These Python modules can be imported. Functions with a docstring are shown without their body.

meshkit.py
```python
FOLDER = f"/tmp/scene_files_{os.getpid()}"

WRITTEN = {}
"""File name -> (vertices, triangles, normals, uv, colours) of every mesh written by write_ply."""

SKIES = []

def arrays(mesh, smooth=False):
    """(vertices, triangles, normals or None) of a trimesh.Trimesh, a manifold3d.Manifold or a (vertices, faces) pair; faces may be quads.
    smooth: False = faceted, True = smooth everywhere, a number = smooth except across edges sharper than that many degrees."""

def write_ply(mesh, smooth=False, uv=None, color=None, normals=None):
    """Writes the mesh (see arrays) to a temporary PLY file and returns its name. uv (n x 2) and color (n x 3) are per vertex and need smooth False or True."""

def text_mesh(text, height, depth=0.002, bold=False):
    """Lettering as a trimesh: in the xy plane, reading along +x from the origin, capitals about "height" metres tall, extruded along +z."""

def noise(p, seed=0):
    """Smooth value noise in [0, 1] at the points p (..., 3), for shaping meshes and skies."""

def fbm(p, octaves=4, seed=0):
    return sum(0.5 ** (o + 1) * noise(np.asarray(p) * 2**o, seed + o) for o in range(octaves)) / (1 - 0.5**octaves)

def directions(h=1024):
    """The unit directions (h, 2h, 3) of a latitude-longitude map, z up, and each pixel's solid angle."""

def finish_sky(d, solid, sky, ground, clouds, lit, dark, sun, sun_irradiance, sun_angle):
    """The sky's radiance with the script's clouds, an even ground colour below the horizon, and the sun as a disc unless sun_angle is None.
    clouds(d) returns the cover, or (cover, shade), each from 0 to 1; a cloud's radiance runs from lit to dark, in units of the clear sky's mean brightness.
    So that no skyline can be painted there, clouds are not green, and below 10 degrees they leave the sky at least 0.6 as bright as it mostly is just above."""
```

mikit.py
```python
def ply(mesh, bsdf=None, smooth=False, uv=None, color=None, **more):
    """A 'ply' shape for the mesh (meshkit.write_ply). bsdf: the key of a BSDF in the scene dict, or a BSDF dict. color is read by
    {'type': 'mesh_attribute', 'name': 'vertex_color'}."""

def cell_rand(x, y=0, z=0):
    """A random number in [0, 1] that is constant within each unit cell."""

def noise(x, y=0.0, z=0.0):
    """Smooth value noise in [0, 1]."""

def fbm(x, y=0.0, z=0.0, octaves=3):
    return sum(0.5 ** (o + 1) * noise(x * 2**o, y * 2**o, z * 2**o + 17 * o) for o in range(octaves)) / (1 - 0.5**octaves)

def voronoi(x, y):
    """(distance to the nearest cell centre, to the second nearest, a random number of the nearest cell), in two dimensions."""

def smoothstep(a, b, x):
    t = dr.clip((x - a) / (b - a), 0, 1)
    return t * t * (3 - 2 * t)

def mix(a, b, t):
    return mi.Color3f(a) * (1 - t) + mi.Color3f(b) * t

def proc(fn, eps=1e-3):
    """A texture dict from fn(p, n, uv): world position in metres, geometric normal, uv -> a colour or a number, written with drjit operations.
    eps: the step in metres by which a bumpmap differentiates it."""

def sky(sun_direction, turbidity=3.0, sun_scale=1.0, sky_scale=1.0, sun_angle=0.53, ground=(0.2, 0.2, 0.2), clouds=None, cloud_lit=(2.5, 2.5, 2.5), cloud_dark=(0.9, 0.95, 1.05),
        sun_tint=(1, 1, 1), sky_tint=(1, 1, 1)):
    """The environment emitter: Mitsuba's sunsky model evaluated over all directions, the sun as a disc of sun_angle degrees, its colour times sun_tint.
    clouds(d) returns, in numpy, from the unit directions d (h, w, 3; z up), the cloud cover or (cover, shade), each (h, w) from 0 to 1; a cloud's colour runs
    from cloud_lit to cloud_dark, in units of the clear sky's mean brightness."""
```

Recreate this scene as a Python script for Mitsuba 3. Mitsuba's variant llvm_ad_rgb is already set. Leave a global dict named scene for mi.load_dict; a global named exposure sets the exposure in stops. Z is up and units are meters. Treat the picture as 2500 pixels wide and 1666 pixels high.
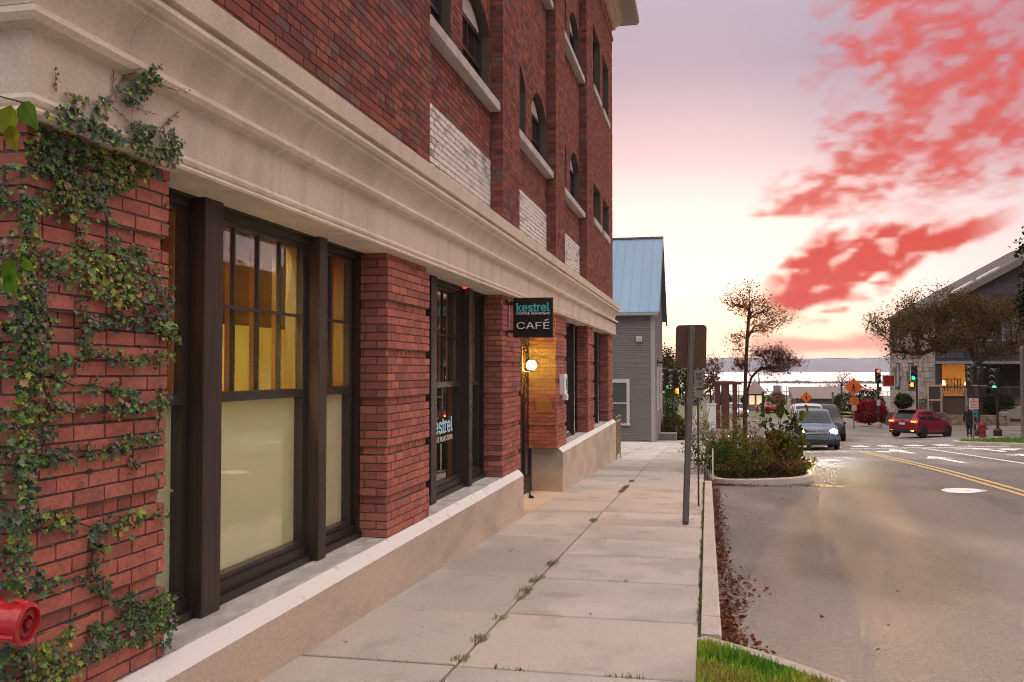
import math, random
import numpy as np, trimesh
import drjit as dr, mitsuba as mi
from shapely.geometry import Polygon, box as sbox, LineString
from shapely import affinity
from shapely.ops import unary_union
import manifold3d as m3
import mikit, meshkit
from mikit import noise, fbm, cell_rand, voronoi, smoothstep, mix

T = mi.ScalarTransform4f
scene, labels = {}, {}

# ------------------------------------------------------------------ camera
_f, _pitch, _yaw = 2250.0, math.atan(70 / 2250), math.atan(475 / 2250)
_F = [-math.sin(_yaw) * math.cos(_pitch), math.cos(_yaw) * math.cos(_pitch), math.sin(_pitch)]
scene['camera'] = {'type': 'perspective', 'fov': math.degrees(2 * math.atan(1250 / _f)), 'fov_axis': 'x', 'near_clip': 0.05, 'far_clip': 60000.0,
                   'to_world': T().look_at(origin=[0, 0, 1.6], target=[_F[0], _F[1], 1.6 + _F[2]], up=[0, 0, 1])}

# ------------------------------------------------------------------ sky: sunset down the street, high cloud veil brightened overhead as fill light, red altocumulus to the right
def clouds(d):
    x, y, z = d[..., 0], d[..., 1], np.maximum(d[..., 2], 1e-4)
    az = np.degrees(np.arctan2(x, y)); el = np.degrees(np.arcsin(z))
    S = lambda a, b, v: (lambda t: t * t * (3 - 2 * t))(np.clip((v - a) / (b - a), 0, 1))
    q = np.stack([x / (z + .06), y / (z + .06), 0 * z], -1)
    w = meshkit.fbm(q * 1.1 + 5, 3, 3) - .5
    n0 = meshkit.fbm(np.stack([az * .20 + w * 1.5, el * .36 + w * 1.5, 0 * z], -1), 3, 7)
    t_ = el * 1.9 - az * .22 + w * 3.0
    n1 = .55 * meshkit.noise(np.stack([az * .85 + w * 3, t_, 0 * z], -1), 11) + .30 * meshkit.noise(np.stack([az * 1.9 + 3, t_ * 2.1, 0 * z], -1), 12) + .15 * meshkit.noise(np.stack([az * 3.6, t_ * 3.4, 0 * z], -1), 13)
    n1 = np.clip((n1 - .5) * 1.7 + .5 + (n0 - .5) * .55, 0, 1)
    n2 = meshkit.fbm(np.stack([az * .14, el * .8 + az * .10, 0 * z], -1), 4, 23)
    nb = meshkit.fbm(np.stack([az * .35, el * .42, 0 * z], -1), 4, 31) - .5
    # the big sheet, upper right: an edge leaning from (3 deg, 9 deg) up to (9 deg, 20 deg), going on over the street's right side
    edge = np.interp(el, [8.4, 9.2, 10.5, 12, 13.5, 15, 17, 20, 26, 90], [12, 2.4, 4.4, 7.0, 8.4, 9.2, 8.2, 8.0, 9, 12])
    low = np.interp(az, [2, 5, 8, 12, 17, 30], [8.9, 9.1, 9.9, 10.3, 10.8, 11.2])
    big = S(-1.8, 2.4, az - edge + nb * 3.2 + (n1 - .5) * 2.4) * S(-1.5, 1.2, el - low + nb * 1.2 + (n1 - .5) * 1.4) * (1 - S(60, 110, az)) * (1 - S(30, 55, el))
    # the lower bank
    c = (az - 8.6) / 5.0; mid = 5.9 + (az - 8) * .30; th = np.interp(az, [2.6, 4.5, 7, 10, 12.5, 17], [.35, 1.2, 1.9, 1.5, .8, .4])
    bank = S(-.35, .5, 1 - np.abs(el - mid) / th + nb * .6 + .12 + (n1 - .5) * .9) * S(2.4, 5.0, az) * (1 - S(14, 18, az))
    tail = S(-.5, .6, 1 - np.abs(el - 4.15 - .05 * (az - 5)) / .42 + nb) * S(3.0, 4.4, az) * (1 - S(7, 10, az))
    # the low band over the hills
    lowband = S(-.4, .5, 1 - np.abs(el - 1.35 - .02 * (az - 6)) / .62 + (n2 - .5) * 2.2) * S(.8, 4.5, az + nb * 3) * (1 - S(24, 40, az))
    wisp = S(.46, .75, n2) * (.4 + .6 * n1) * S(4.5, 6, el) * (1 - S(9.5, 11, el)) * S(9, 14, az) * (1 - S(30, 50, az)) * .55
    rip = .44 + .56 * S(.05, .92, n1)
    red = 1 - (1 - big * rip * .88) * (1 - bank * (.60 + .40 * S(.08, .55, n1)) * .98) * (1 - tail * .9) * (1 - lowband * .68) * (1 - wisp)
    fill_veil = np.interp(el, [0, 2, 5, 9, 13, 18, 22, 27, 34, 60, 90], [.06, .12, .27, .22, .08, .04, .11, .38, .64, .72, .74])  # thickened steeply above the view to add fill light on street and facade
    fill_veil = fill_veil * (1 + .5 * (meshkit.fbm(np.stack([az * .09 + el * .05, el * .11, 0 * z], -1), 3, 41) - .5))
    cover = red + (1 - red) * fill_veil
    shade = ((1 - red) * fill_veil + red * (S(11, 20, el) * .02 + .075 * S(.45, .85, 1 - n1) * S(7, 10, el))) / np.maximum(cover, 1e-4)
    return cover, shade

SUN_EL = math.radians(6.0)
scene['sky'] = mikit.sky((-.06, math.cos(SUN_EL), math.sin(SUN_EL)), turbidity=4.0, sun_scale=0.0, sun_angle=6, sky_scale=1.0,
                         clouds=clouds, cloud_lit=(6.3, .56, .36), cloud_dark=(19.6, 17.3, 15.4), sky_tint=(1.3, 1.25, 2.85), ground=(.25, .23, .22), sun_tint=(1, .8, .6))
exposure = 0.72

# ------------------------------------------------------------------ names and meshes
_used = {}
def numbered(k):
    n = _used.get(k, 0); _used[k] = n + 1
    return k if n == 0 else '%s_%03d' % (k, n)

def ref(k): return {'type': 'ref', 'id': k}

def add(name, mesh, bsdf, parent=None, smooth=False, color=None, label=None, cat=None, group=None, kind=None, **more):
    key = numbered((parent + '__' if parent else '') + name)
    if isinstance(mesh, MB): 
        color = mesh.colors() if mesh.C and color is None else color
        mesh = mesh.arr()
    scene[key] = mikit.ply(mesh, bsdf, smooth=smooth, color=color, **more)
    tag(key, label, cat, group, kind)
    return key

def tag(key, label=None, cat=None, group=None, kind=None):
    d = {k: v for k, v in dict(label=label, category=cat, group=group, kind=kind).items() if v}
    if d: labels[key] = d

def thing(name, label, cat, group=None):
    key = numbered(name); tag(key, label, cat, group); return key

BOXF = np.array([[0, 2, 1], [0, 3, 2], [4, 5, 6], [4, 6, 7], [0, 1, 5], [0, 5, 4], [1, 2, 6], [1, 6, 5], [2, 3, 7], [2, 7, 6], [3, 0, 4], [3, 4, 7]])
def boxv(x0, x1, y0, y1, z0, z1):
    return np.array([[x0, y0, z0], [x1, y0, z0], [x1, y1, z0], [x0, y1, z0], [x0, y0, z1], [x1, y0, z1], [x1, y1, z1], [x0, y1, z1]], float)

class MB:
    """collects pieces into one mesh"""
    def __init__(s): s.V, s.F, s.C, s.n = [], [], [], 0
    def add(s, v, f, c=None):
        v = np.asarray(v, float); s.V.append(v); s.F.append(np.asarray(f, int) + s.n); s.n += len(v)
        if c is not None: s.C.append(np.tile(np.asarray(c, float), (len(v), 1)) if np.ndim(c) == 1 else np.asarray(c))
        return s
    def box(s, x0, x1, y0, y1, z0, z1, c=None): return s.add(boxv(x0, x1, y0, y1, z0, z1), BOXF, c)
    def mesh(s, m, c=None): return s.add(m.vertices, m.faces, c)
    def quad(s, a, b, c_, d, c=None): return s.add([a, b, c_, d], [[0, 1, 2], [0, 2, 3]], c)
    def tube(s, pts, r, sides=6, c=None, cap=True):
        p = np.asarray(pts, float); r = np.broadcast_to(r, len(p))
        t = np.gradient(p, axis=0); t /= np.linalg.norm(t, axis=1, keepdims=True) + 1e-12
        up = np.where(np.abs(t[:, 2:]) < .9, [[0, 0, 1.0]], [[1.0, 0, 0]])
        a = np.cross(t, up); a /= np.linalg.norm(a, axis=1, keepdims=True) + 1e-12
        for i in range(1, len(a)):
            if a[i] @ a[i - 1] < 0: a[i] = -a[i]
        b = np.cross(t, a); ang = np.arange(sides) * 2 * np.pi / sides
        v = (p[:, None] + r[:, None, None] * (np.cos(ang)[None, :, None] * a[:, None] + np.sin(ang)[None, :, None] * b[:, None])).reshape(-1, 3)
        f = []
        for i in range(len(p) - 1):
            for j in range(sides):
                k = (j + 1) % sides
                f += [[i * sides + j, i * sides + k, (i + 1) * sides + k], [i * sides + j, (i + 1) * sides + k, (i + 1) * sides + j]]
        if cap:
            for i0, flip in ((0, 1), ((len(p) - 1) * sides, 0)):
                for j in range(1, sides - 1): f.append([i0, i0 + j + 1, i0 + j] if flip else [i0, i0 + j, i0 + j + 1])
        return s.add(v, f, c)
    def prism(s, poly, lo, hi, frame, c=None):
        """extrude a shapely polygon from lo to hi along the third axis; frame maps (u, v, w) columns to xyz"""
        for g in getattr(poly, 'geoms', [poly]):
            if g.area < 1e-7: continue
            m = trimesh.creation.extrude_polygon(g, hi - lo, engine='earcut')
            v = np.array(m.vertices); v[:, 2] += lo
            M = np.array(frame, float); w = v @ M
            f = np.array(m.faces)
            if np.linalg.det(M) < 0: f = f[:, ::-1]
            s.add(w, f, c)
        return s
    def arr(s): return np.vstack(s.V), np.vstack(s.F)
    def colors(s): return np.vstack(s.C)

YZ = [[0, 1, 0], [0, 0, 1], [1, 0, 0]]      # polygon in (y, z), extruded along x
XZ = [[1, 0, 0], [0, 0, 1], [0, 1, 0]]      # polygon in (x, z), extruded along y
XY = [[1, 0, 0], [0, 1, 0], [0, 0, 1]]

def lathe(profile, at, axis=(0, 0, 1), n=20):
    """surface of revolution of (radius, height) points about axis through at"""
    a = np.asarray(axis, float); a /= np.linalg.norm(a)
    x = np.cross(a, [0, 0, 1] if abs(a[2]) < .9 else [1, 0, 0]); x /= np.linalg.norm(x); y = np.cross(a, x)
    ang = np.arange(n) * 2 * np.pi / n; P = np.asarray(profile, float)
    v = np.array([np.asarray(at) + h * a + r * (math.cos(t) * x + math.sin(t) * y) for r, h in P for t in ang])
    f = []
    for i in range(len(P) - 1):
        for j in range(n):
            k = (j + 1) % n
            f += [[i * n + j, i * n + k, (i + 1) * n + k], [i * n + j, (i + 1) * n + k, (i + 1) * n + j]]
    return trimesh.Trimesh(v, f, process=False)

def rbox(x0, x1, y0, y1, z0, z1, r=.02, n=8):
    """a box with rounded edges"""
    r = min(r, (x1 - x0) / 2.01, (y1 - y0) / 2.01, (z1 - z0) / 2.01)
    s = m3.Manifold.sphere(r, n)
    h = m3.Manifold.batch_hull([s.translate((x, y, z)) for x in (x0 + r, x1 - r) for y in (y0 + r, y1 - r) for z in (z0 + r, z1 - r)])
    m = h.to_mesh(); return trimesh.Trimesh(m.vert_properties[:, :3], m.tri_verts, process=False)

def hullpts(spheres, n=10):
    h = m3.Manifold.batch_hull([m3.Manifold.sphere(r, n).translate(tuple(map(float, p))) for p, r in spheres])
    m = h.to_mesh(); return trimesh.Trimesh(m.vert_properties[:, :3], m.tri_verts, process=False)

# ------------------------------------------------------------------ materials
def rgb(*c): return {'type': 'rgb', 'value': list(map(float, c))}
def P(key, col, rough=.8, bump=None, bscale=1.0, two=True, **kw):
    c = col if isinstance(col, dict) else rgb(*col)
    b = {'type': 'principled', 'base_color': c, 'roughness': float(rough) if not isinstance(rough, dict) else rough, 'specular': kw.pop('specular', .4), **kw}
    if bump: b = {'type': 'bumpmap', 'arbitrary': bump, 'scale': float(bscale), 'bsdf': b}
    scene[key] = {'type': 'twosided', 'bsdf': b} if two else b
VC = {'type': 'mesh_attribute', 'name': 'vertex_color'}

def g_grain(p, n, uv): return fbm(p.x * 160, p.y * 160, p.z * 160, 2) * .0016 + fbm(p.x * 30, p.y * 30, p.z * 30, 2) * .002
GRAIN = mikit.proc(g_grain, .002)
TONES = [(.35, .105, .075), (.30, .09, .066), (.39, .125, .085), (.25, .08, .064), (.33, .115, .09), (.21, .075, .064)]
def tone_fn(c):
    def fn(p, n, uv):
        a = fbm(p.x * 45, p.y * 45, p.z * 45, 3); b = noise(p.x * 9, p.y * 9, p.z * 9)
        return mi.Color3f(c) * (.72 + .56 * a) * (.88 + .24 * b)
    return mikit.proc(fn)
for i, c in enumerate(TONES): P('brick_tone_%d' % i, tone_fn(tuple(.55 * q * 1.3 + .45 * u for q, u in zip(c, (.385, .14, .104)))), .88, GRAIN, two=False)
P('brick_many', VC, .88, GRAIN, two=False)
P('mortar', (.115, .092, .08), .95, GRAIN, two=False)
def stone_fn(p, n, uv):
    streak = fbm(p.y * 7, p.z * .7, p.x * 2, 3); a = fbm(p.x * 3, p.y * 3, p.z * 3, 4); f = fbm(p.x * 70, p.y * 70, p.z * 70, 2)
    jt = 1 - .2 * smoothstep(.006, .002, dr.abs(p.y / 1.46 - dr.floor(p.y / 1.46) - .5) * 1.46)
    return jt * mix((.63, .54, .44), (.48, .41, .335), smoothstep(.4, .8, streak) * .5 + smoothstep(.45, .8, a) * .35) * (.86 + .28 * f)
P('limestone', mikit.proc(stone_fn), .85, mikit.proc(lambda p, n, uv: fbm(p.x * 90, p.y * 90, p.z * 90, 2) * .0015), two=False)
def plinth_fn(p, n, uv):
    a = fbm(p.x * 1.3, p.y * 1.3, p.z * 2.5, 4); f = fbm(p.x * 60, p.y * 60, p.z * 60, 2); low = smoothstep(.5, .0, p.z + .0345 * p.y)
    return mix((.53, .44, .34), (.42, .35, .275), smoothstep(.35, .7, a)) * (.85 + .3 * f)
P('plinth_concrete', mikit.proc(plinth_fn), .9, GRAIN, two=False)
def white_fn(p, n, uv):
    a = fbm(p.y * 14, p.z * 14, p.x * 9, 4)
    return mix((.80, .78, .75), (.58, .54, .50), smoothstep(.66, .8, a))
P('white_paint_edge', mikit.proc(white_fn), .8, two=False)
def ledge_fn(p, n, uv):
    a = fbm(p.y * 6, p.z * 6, p.x * 9, 4)
    return mix((.50, .48, .44), (.36, .35, .33), smoothstep(.35, .65, a))
P('ledge_paint', mikit.proc(ledge_fn), .8, two=False)
P('black_paint', (.016, .012, .011), .38, specular=.5)
P('post_paint', mikit.proc(lambda p, n, uv: mix((.062, .043, .036), (.024, .017, .015), fbm(p.y * 90, p.z * 3, p.x * 90, 3))), .45)
P('sash_paint', (.035, .03, .028), .3, specular=.55)
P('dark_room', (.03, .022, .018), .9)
P('oak_trim', (.42, .19, .06), .5)
P('yellow_board', mikit.proc(lambda p, n, uv: mix((.88, .66, .13), (.80, .56, .08), fbm(p.y * 3, p.z * 3, 1.0, 3))), .7)
scene['window_film'] = {'type': 'principledthin', 'base_color': rgb(.78, .80, .55), 'roughness': .6, 'diff_trans': .9, 'spec_trans': 0.0, 'eta': 1.3}
scene['pane_glass'] = {'type': 'thindielectric', 'int_ior': 1.5}
P('white_brick', mikit.proc(lambda p, n, uv: mix((.80, .74, .68), (.40, .36, .35), smoothstep(.62, .86, cell_rand(p.y / .2032 + dr.floor(p.z / .0678) * .5 + 100, p.z / .0678 + 50) * .55 + .45 * fbm(p.y * 2.0, p.z * 2.4, 3.0, 3))) * (.85 + .25 * fbm(p.y * 40, p.z * 40, 0, 2))), .8, GRAIN, two=False)
P('lintel_panel', (.45, .40, .40), .7)
P('sill_stone', mikit.proc(lambda p, n, uv: mix((.56, .52, .48), (.38, .35, .33), fbm(p.y * 5, p.z * 9, p.x * 5, 4)) * (.85 + .3 * noise(p.y * 60, p.z * 60, p.x * 60))), .85, two=False)
P('wood_cornice', (.36, .27, .23), .6)
P('wood_cornice_light', (.55, .42, .34), .6)

# ------------------------------------------------------------------ the lie of the land
YP = [-30, 0, 25, 39.5, 51, 60, 74, 100, 120, 140, 200, 268, 300]
ZP = [.92, -.13, -1.0, -1.70, -2.30, -2.70, -3.05, -3.75, -4.30, -4.45, -4.9, -5.4, -7.9]
_zy = np.linspace(-60, 320, 761); _zz = np.interp(_zy, YP, ZP)
_zz = np.convolve(np.pad(_zz, 8, mode='edge'), np.hanning(19)[1:-1] / np.hanning(19)[1:-1].sum(), 'valid')
_zz[_zy < -25] = _zz[_zy >= -25][0]
def zr(y, x=0.0):
    """height of the road surface"""
    x = np.asarray(x, float); y = np.asarray(y, float)
    return np.interp(y, _zy, _zz) + .033 * np.clip(x - 4, 0, 12) * np.clip((200 - y) / 100, 0, 1)
def zs(y): return zr(y) + .13      # the near pavement

# ------------------------------------------------------------------ the brick building
XF, XR, YE = -2.58, -2.75, 26.0          # pier front, recessed bay wall, far end
L, CO = .2032, .0678                      # stretcher length and course height, joints included
PERIOD = 4.38
rb = random.Random(5)
bb = thing('brick_building', 'red brick commercial building with limestone cornice, black shop windows and brick piers along the pavement', 'building')

def jig(v, a=.0025): return v + np.array([[rb.uniform(-a, a) for _ in range(3)] for _ in v])
_bv = []
for k in range(10):
    v = boxv(-.5, .5, -.5, .5, -.5, .5)
    _bv.append(v)
def tone_color(up=False):
    t = TONES[min(5, int(rb.random() * 6))]; k = rb.uniform(.8, 1.15) * (.74 if up else 1.2)
    if not up: t = tuple(.55 * q + .45 * u for q, u in zip(t, (.30, .11, .083)))
    if up and rb.random() < .16: t = (.24, .135, .115)      # pale, weathered bricks
    return tuple(c * k for c in t)
n_brick = [0]
def put_brick(parent, x0, x1, y0, y1, z0, z1, stuff=None):
    if y1 - y0 < .012: return
    if n_brick[0] < 300 and stuff is None or stuff is False:
        n_brick[0] += 1
        o = rb.uniform(-.002, .003)
        m = jig(boxv(x0, x1 + o, y0, y1, z0, z1), .002)
        if x1 - x0 > .05:   # worn front edges
            c = .0045; f = [1, 2, 6, 5]
        add('brick', (m, BOXF), 'brick_tone_%d' % rb.randrange(6), parent)
    else:
        stuff.add(jig(boxv(x0, x1, y0, y1, z0, z1), .002), BOXF, tone_color())

def pier(y0, y1, xb, parts_front, parts_side=False, z0=.215, z1=2.575, off=0):
    key = numbered(bb + '__pier')
    stuff, mor = MB(), MB()
    n = int(round((z1 - z0) / CO)); J = .011
    for i in range(n):
        za = z0 + i * CO + J * .5; zb = za + CO - J; rec = (i % 6 == 5 - off)
        xf = XF - (.028 if rec else rb.uniform(0, .003)); a, b = y0 + (.028 if rec else 0), y1 - (.028 if rec else 0)
        mor.box(xb, xf - (.007 if not rec else .006), a + .006, b - .006, za - J, zb + .0001)
        sf = stuff if not parts_front else None
        ss = stuff if not parts_side else None
        if n_brick[0] >= 300: sf = ss = stuff
        def row(pitch, start, deep, first):
            if first: put_brick(key, xf - first, xf, a, a + start - J, za, zb, sf if sf is not None or n_brick[0] < 300 else stuff)
            y = a + start
            while y < b - .02:
                e = min(y + pitch - J, b)
                if b - e < .035: e = b
                put_brick(key, xf - deep, xf, y, e, za, zb, sf if sf is not None or n_brick[0] < 300 else stuff)
                y = e + J
        if rec: row(L if i % 12 < 6 else L / 2, L / 2, .095, .195)
        elif i % 2: row(L, L, .095, .092)
        else: row(L, L / 2, .095, .195)
        # side face, turned to the street's near end
        x = xf - (.195 if (rec or i % 2 == 0) else .092) - J
        while x > xb + .015:
            e = max(x - L + J, xb)
            s_ = ss if ss is not None or n_brick[0] < 300 else stuff
            put_brick(key, e, x, a, a + .092, za, zb, s_)
            x = e - J
    add('mortar_bed', mor, 'mortar', key)
    if stuff.V: add('brickwork', stuff, 'brick_many', key, kind='stuff')
    return key
pier_y = [(3.09, 4.06)] + [(7.25 + PERIOD * k, 8.42 + PERIOD * k) for k in range(4)] + [(24.77, 25.98)]
pier(*pier_y[0], -3.6, True, False)
pier(*pier_y[1], -2.86, True, True, off=1)
for k in (2, 3, 4, 5): pier(*pier_y[k], -3.08 if k == 3 else -2.86, False, off=k % 3)

# plinth with its chamfered white edge, in two lengths either side of the doorway, and window ledges
def plinth(y0, y1, mitre):
    key = numbered(bb + '__plinth')
    ys = np.linspace(y0, y1, 24); prof = [(-2.5, None), (-2.5, .135), (-2.575, .212), (-3.06, .222), (-3.06, None)]
    m = MB()
    def strip(i0, i1):
        v, f = [], []
        for y in ys:
            for i in (i0, i1):
                x, z = prof[i]; v.append([x, y, zs(y) - .3 if z is None else z])
        for k in range(len(ys) - 1): f += [[2 * k, 2 * k + 2, 2 * k + 3], [2 * k, 2 * k + 3, 2 * k + 1]]
        return v, f
    m.add(*strip(0, 1))
    for ye, fl in ((y0, 1), (y1, 0)):
        v = [[x, ye, zs(ye) - .3 if z is None else z] for x, z in prof]
        f = [[0, 1, 2], [0, 2, 3], [0, 3, 4]]
        m.add(v, [t[::-1] for t in f] if not fl else f)
    key = add('plinth', m, 'plinth_concrete', bb)
    add('chamfer', MB().add(*strip(1, 2)), 'white_paint_edge', key, label='white painted chamfered edge')
    add('ledge', MB().add(*strip(2, 3)), 'ledge_paint', key)
plinth(3.0, 12.62, 0); plinth(16.2, 25.98, 0)

# limestone entablature: one moulded profile swept along the front, mitred at both ends
prof = [(-3.2, 2.575), (-2.515, 2.572), (-2.492, 2.575), (-2.488, 2.588), (-2.505, 2.606), (-2.497, 2.615), (-2.493, 2.632), (-2.503, 2.648), (-2.508, 2.655), (-2.505, 2.895), (-2.49, 2.90),
        (-2.452, 2.912), (-2.438, 2.94), (-2.446, 2.968), (-2.478, 2.985), (-2.520, 2.99), (-2.524, 3.02), (-2.520, 3.06), (-2.508, 3.10), (-2.486, 3.14), (-2.452, 3.172), (-2.428, 3.182), (-2.428, 3.205),
        (-2.405, 3.212), (-2.392, 3.235), (-2.398, 3.262), (-2.428, 3.278), (-2.432, 3.295), (-2.39, 3.30), (-2.385, 3.425), (-2.395, 3.432), (-3.2, 3.455)]
def sweep_front(prof, y0, y1, xin, far_cap=True):
    """profile along y with mitred returns running back along -x at both ends"""
    ring = []
    for x, z in prof:
        o = x - XF; ring.append((max(o, -.5), z))
    pts = []
    for o, z in ring:
        oo = o if o > -.3 else -.5
        pts.append([(xin, y0 - max(oo, -.4) * 1, z), (XF + oo, y0 - max(oo, -.4), z), (XF + oo, y1 + max(oo, -.4), z), (xin, y1 + max(oo, -.4), z)])
    v = np.array(pts).reshape(-1, 3); f = []
    for i in range(len(pts) - 1):
        for k in range(3): f += [[i * 4 + k, i * 4 + k + 1, i * 4 + 5 + k], [i * 4 + k, i * 4 + 5 + k, i * 4 + 4 + k]]
    return trimesh.Trimesh(v, f, process=False)
def resample(pr):
    return pr
add('cornice', sweep_front(resample(prof), 3.09, YE, -14.0), 'limestone', bb, smooth=28, label='moulded limestone entablature above the shop windows')

# upper wall: brick by brick, with window openings
ZT = 11.25
def arch_poly(y0, y1, zb, zspring, rise):
    w = y1 - y0; c = (y0 + y1) / 2; R = (w * w / 4 + rise * rise) / (2 * rise); a0 = math.asin(w / 2 / R); zc = zspring + rise - R
    top = [(c + R * math.sin(t), zc + R * math.cos(t)) for t in np.linspace(a0, -a0, 13)]
    return Polygon([(y0, zb), (y1, zb)] + top)
fronts = [(3.09, 8.42), (11.66, 12.75), (15.97, 17.05), (20.3, YE)]
bays = [(8.42, 11.66), (12.75, 15.97), (17.05, 20.3)]
openings, heads = [], []      # (polygon, plane)
wins = []
for b0, b1 in bays:
    w = (b1 - b0)
    for zb in (5.09, 8.11):
        for a, e in ((.06, 1.32), (1.83, w - .06)):
            p = arch_poly(b0 + a, b0 + e, zb, zb + .86, .30); wins.append((p, XR, b0 + a, b0 + e, zb, True))
for s0, s1 in ((3.9, 5.36), (5.93, 7.4), (21.5, 22.96), (23.54, 24.98)):
    for zb, zt in ((5.17, 6.02), (8.33, 9.78)): wins.append((sbox(s0, zb, s1, zt), XF, s0, s1, zb, False))

up_bricks, up_mortar, arch_b = MB(), MB(), MB()
def wall_face(y0, y1, z0, z1, xf, ops, skip=None):
    region = sbox(y0, z0, y1, z1)
    for o in ops: region = region.difference(o)
    up_mortar.prism(region, xf - .22, xf - .007, YZ)
    n0, n1 = int(round(z0 / CO)), int(math.ceil(z1 / CO)); J = .011
    prep = [(o, o.bounds) for o in ops]
    for i in range(n0, n1):
        za, zb = i * CO + J / 2, min(i * CO + CO - J / 2, z1)
        if zb <= z0 + .01: continue
        hdr = i % 6 == 2; pitch = L / 2 if hdr else L
        y = math.floor(y0 / L) * L - (L / 2 if i % 2 else 0) - (L / 4 if hdr else 0)
        k = rb.uniform(.93, 1.05)
        while y < y1:
            a, e = max(y + J / 2, y0), min(y + pitch - J / 2, y1); y += pitch
            if e - a < .02: continue
            if skip is not None and skip(a, e, za, zb): continue
            hit = [o for o, b in prep if b[0] < e and b[2] > a and b[1] < zb and b[3] > za]
            t = tone_color(True); t = tuple(c * k for c in t); xx = xf + rb.uniform(-.003, .002)
            if hit:
                r = sbox(a, za, e, zb)
                for o in hit: r = r.difference(o.buffer(.004))
                if r.area > .001: up_bricks.prism(r, xf - .1, xx, YZ, t)
            else:
                v = boxv(xf - .02, xx, a, e, za, zb)
                up_bricks.add(v, BOXF[[6, 7, 0, 1, 2, 3, 4, 5, 8, 9]], t)
PZ = (3.46, 4.34)                          # the white painted panels
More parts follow.
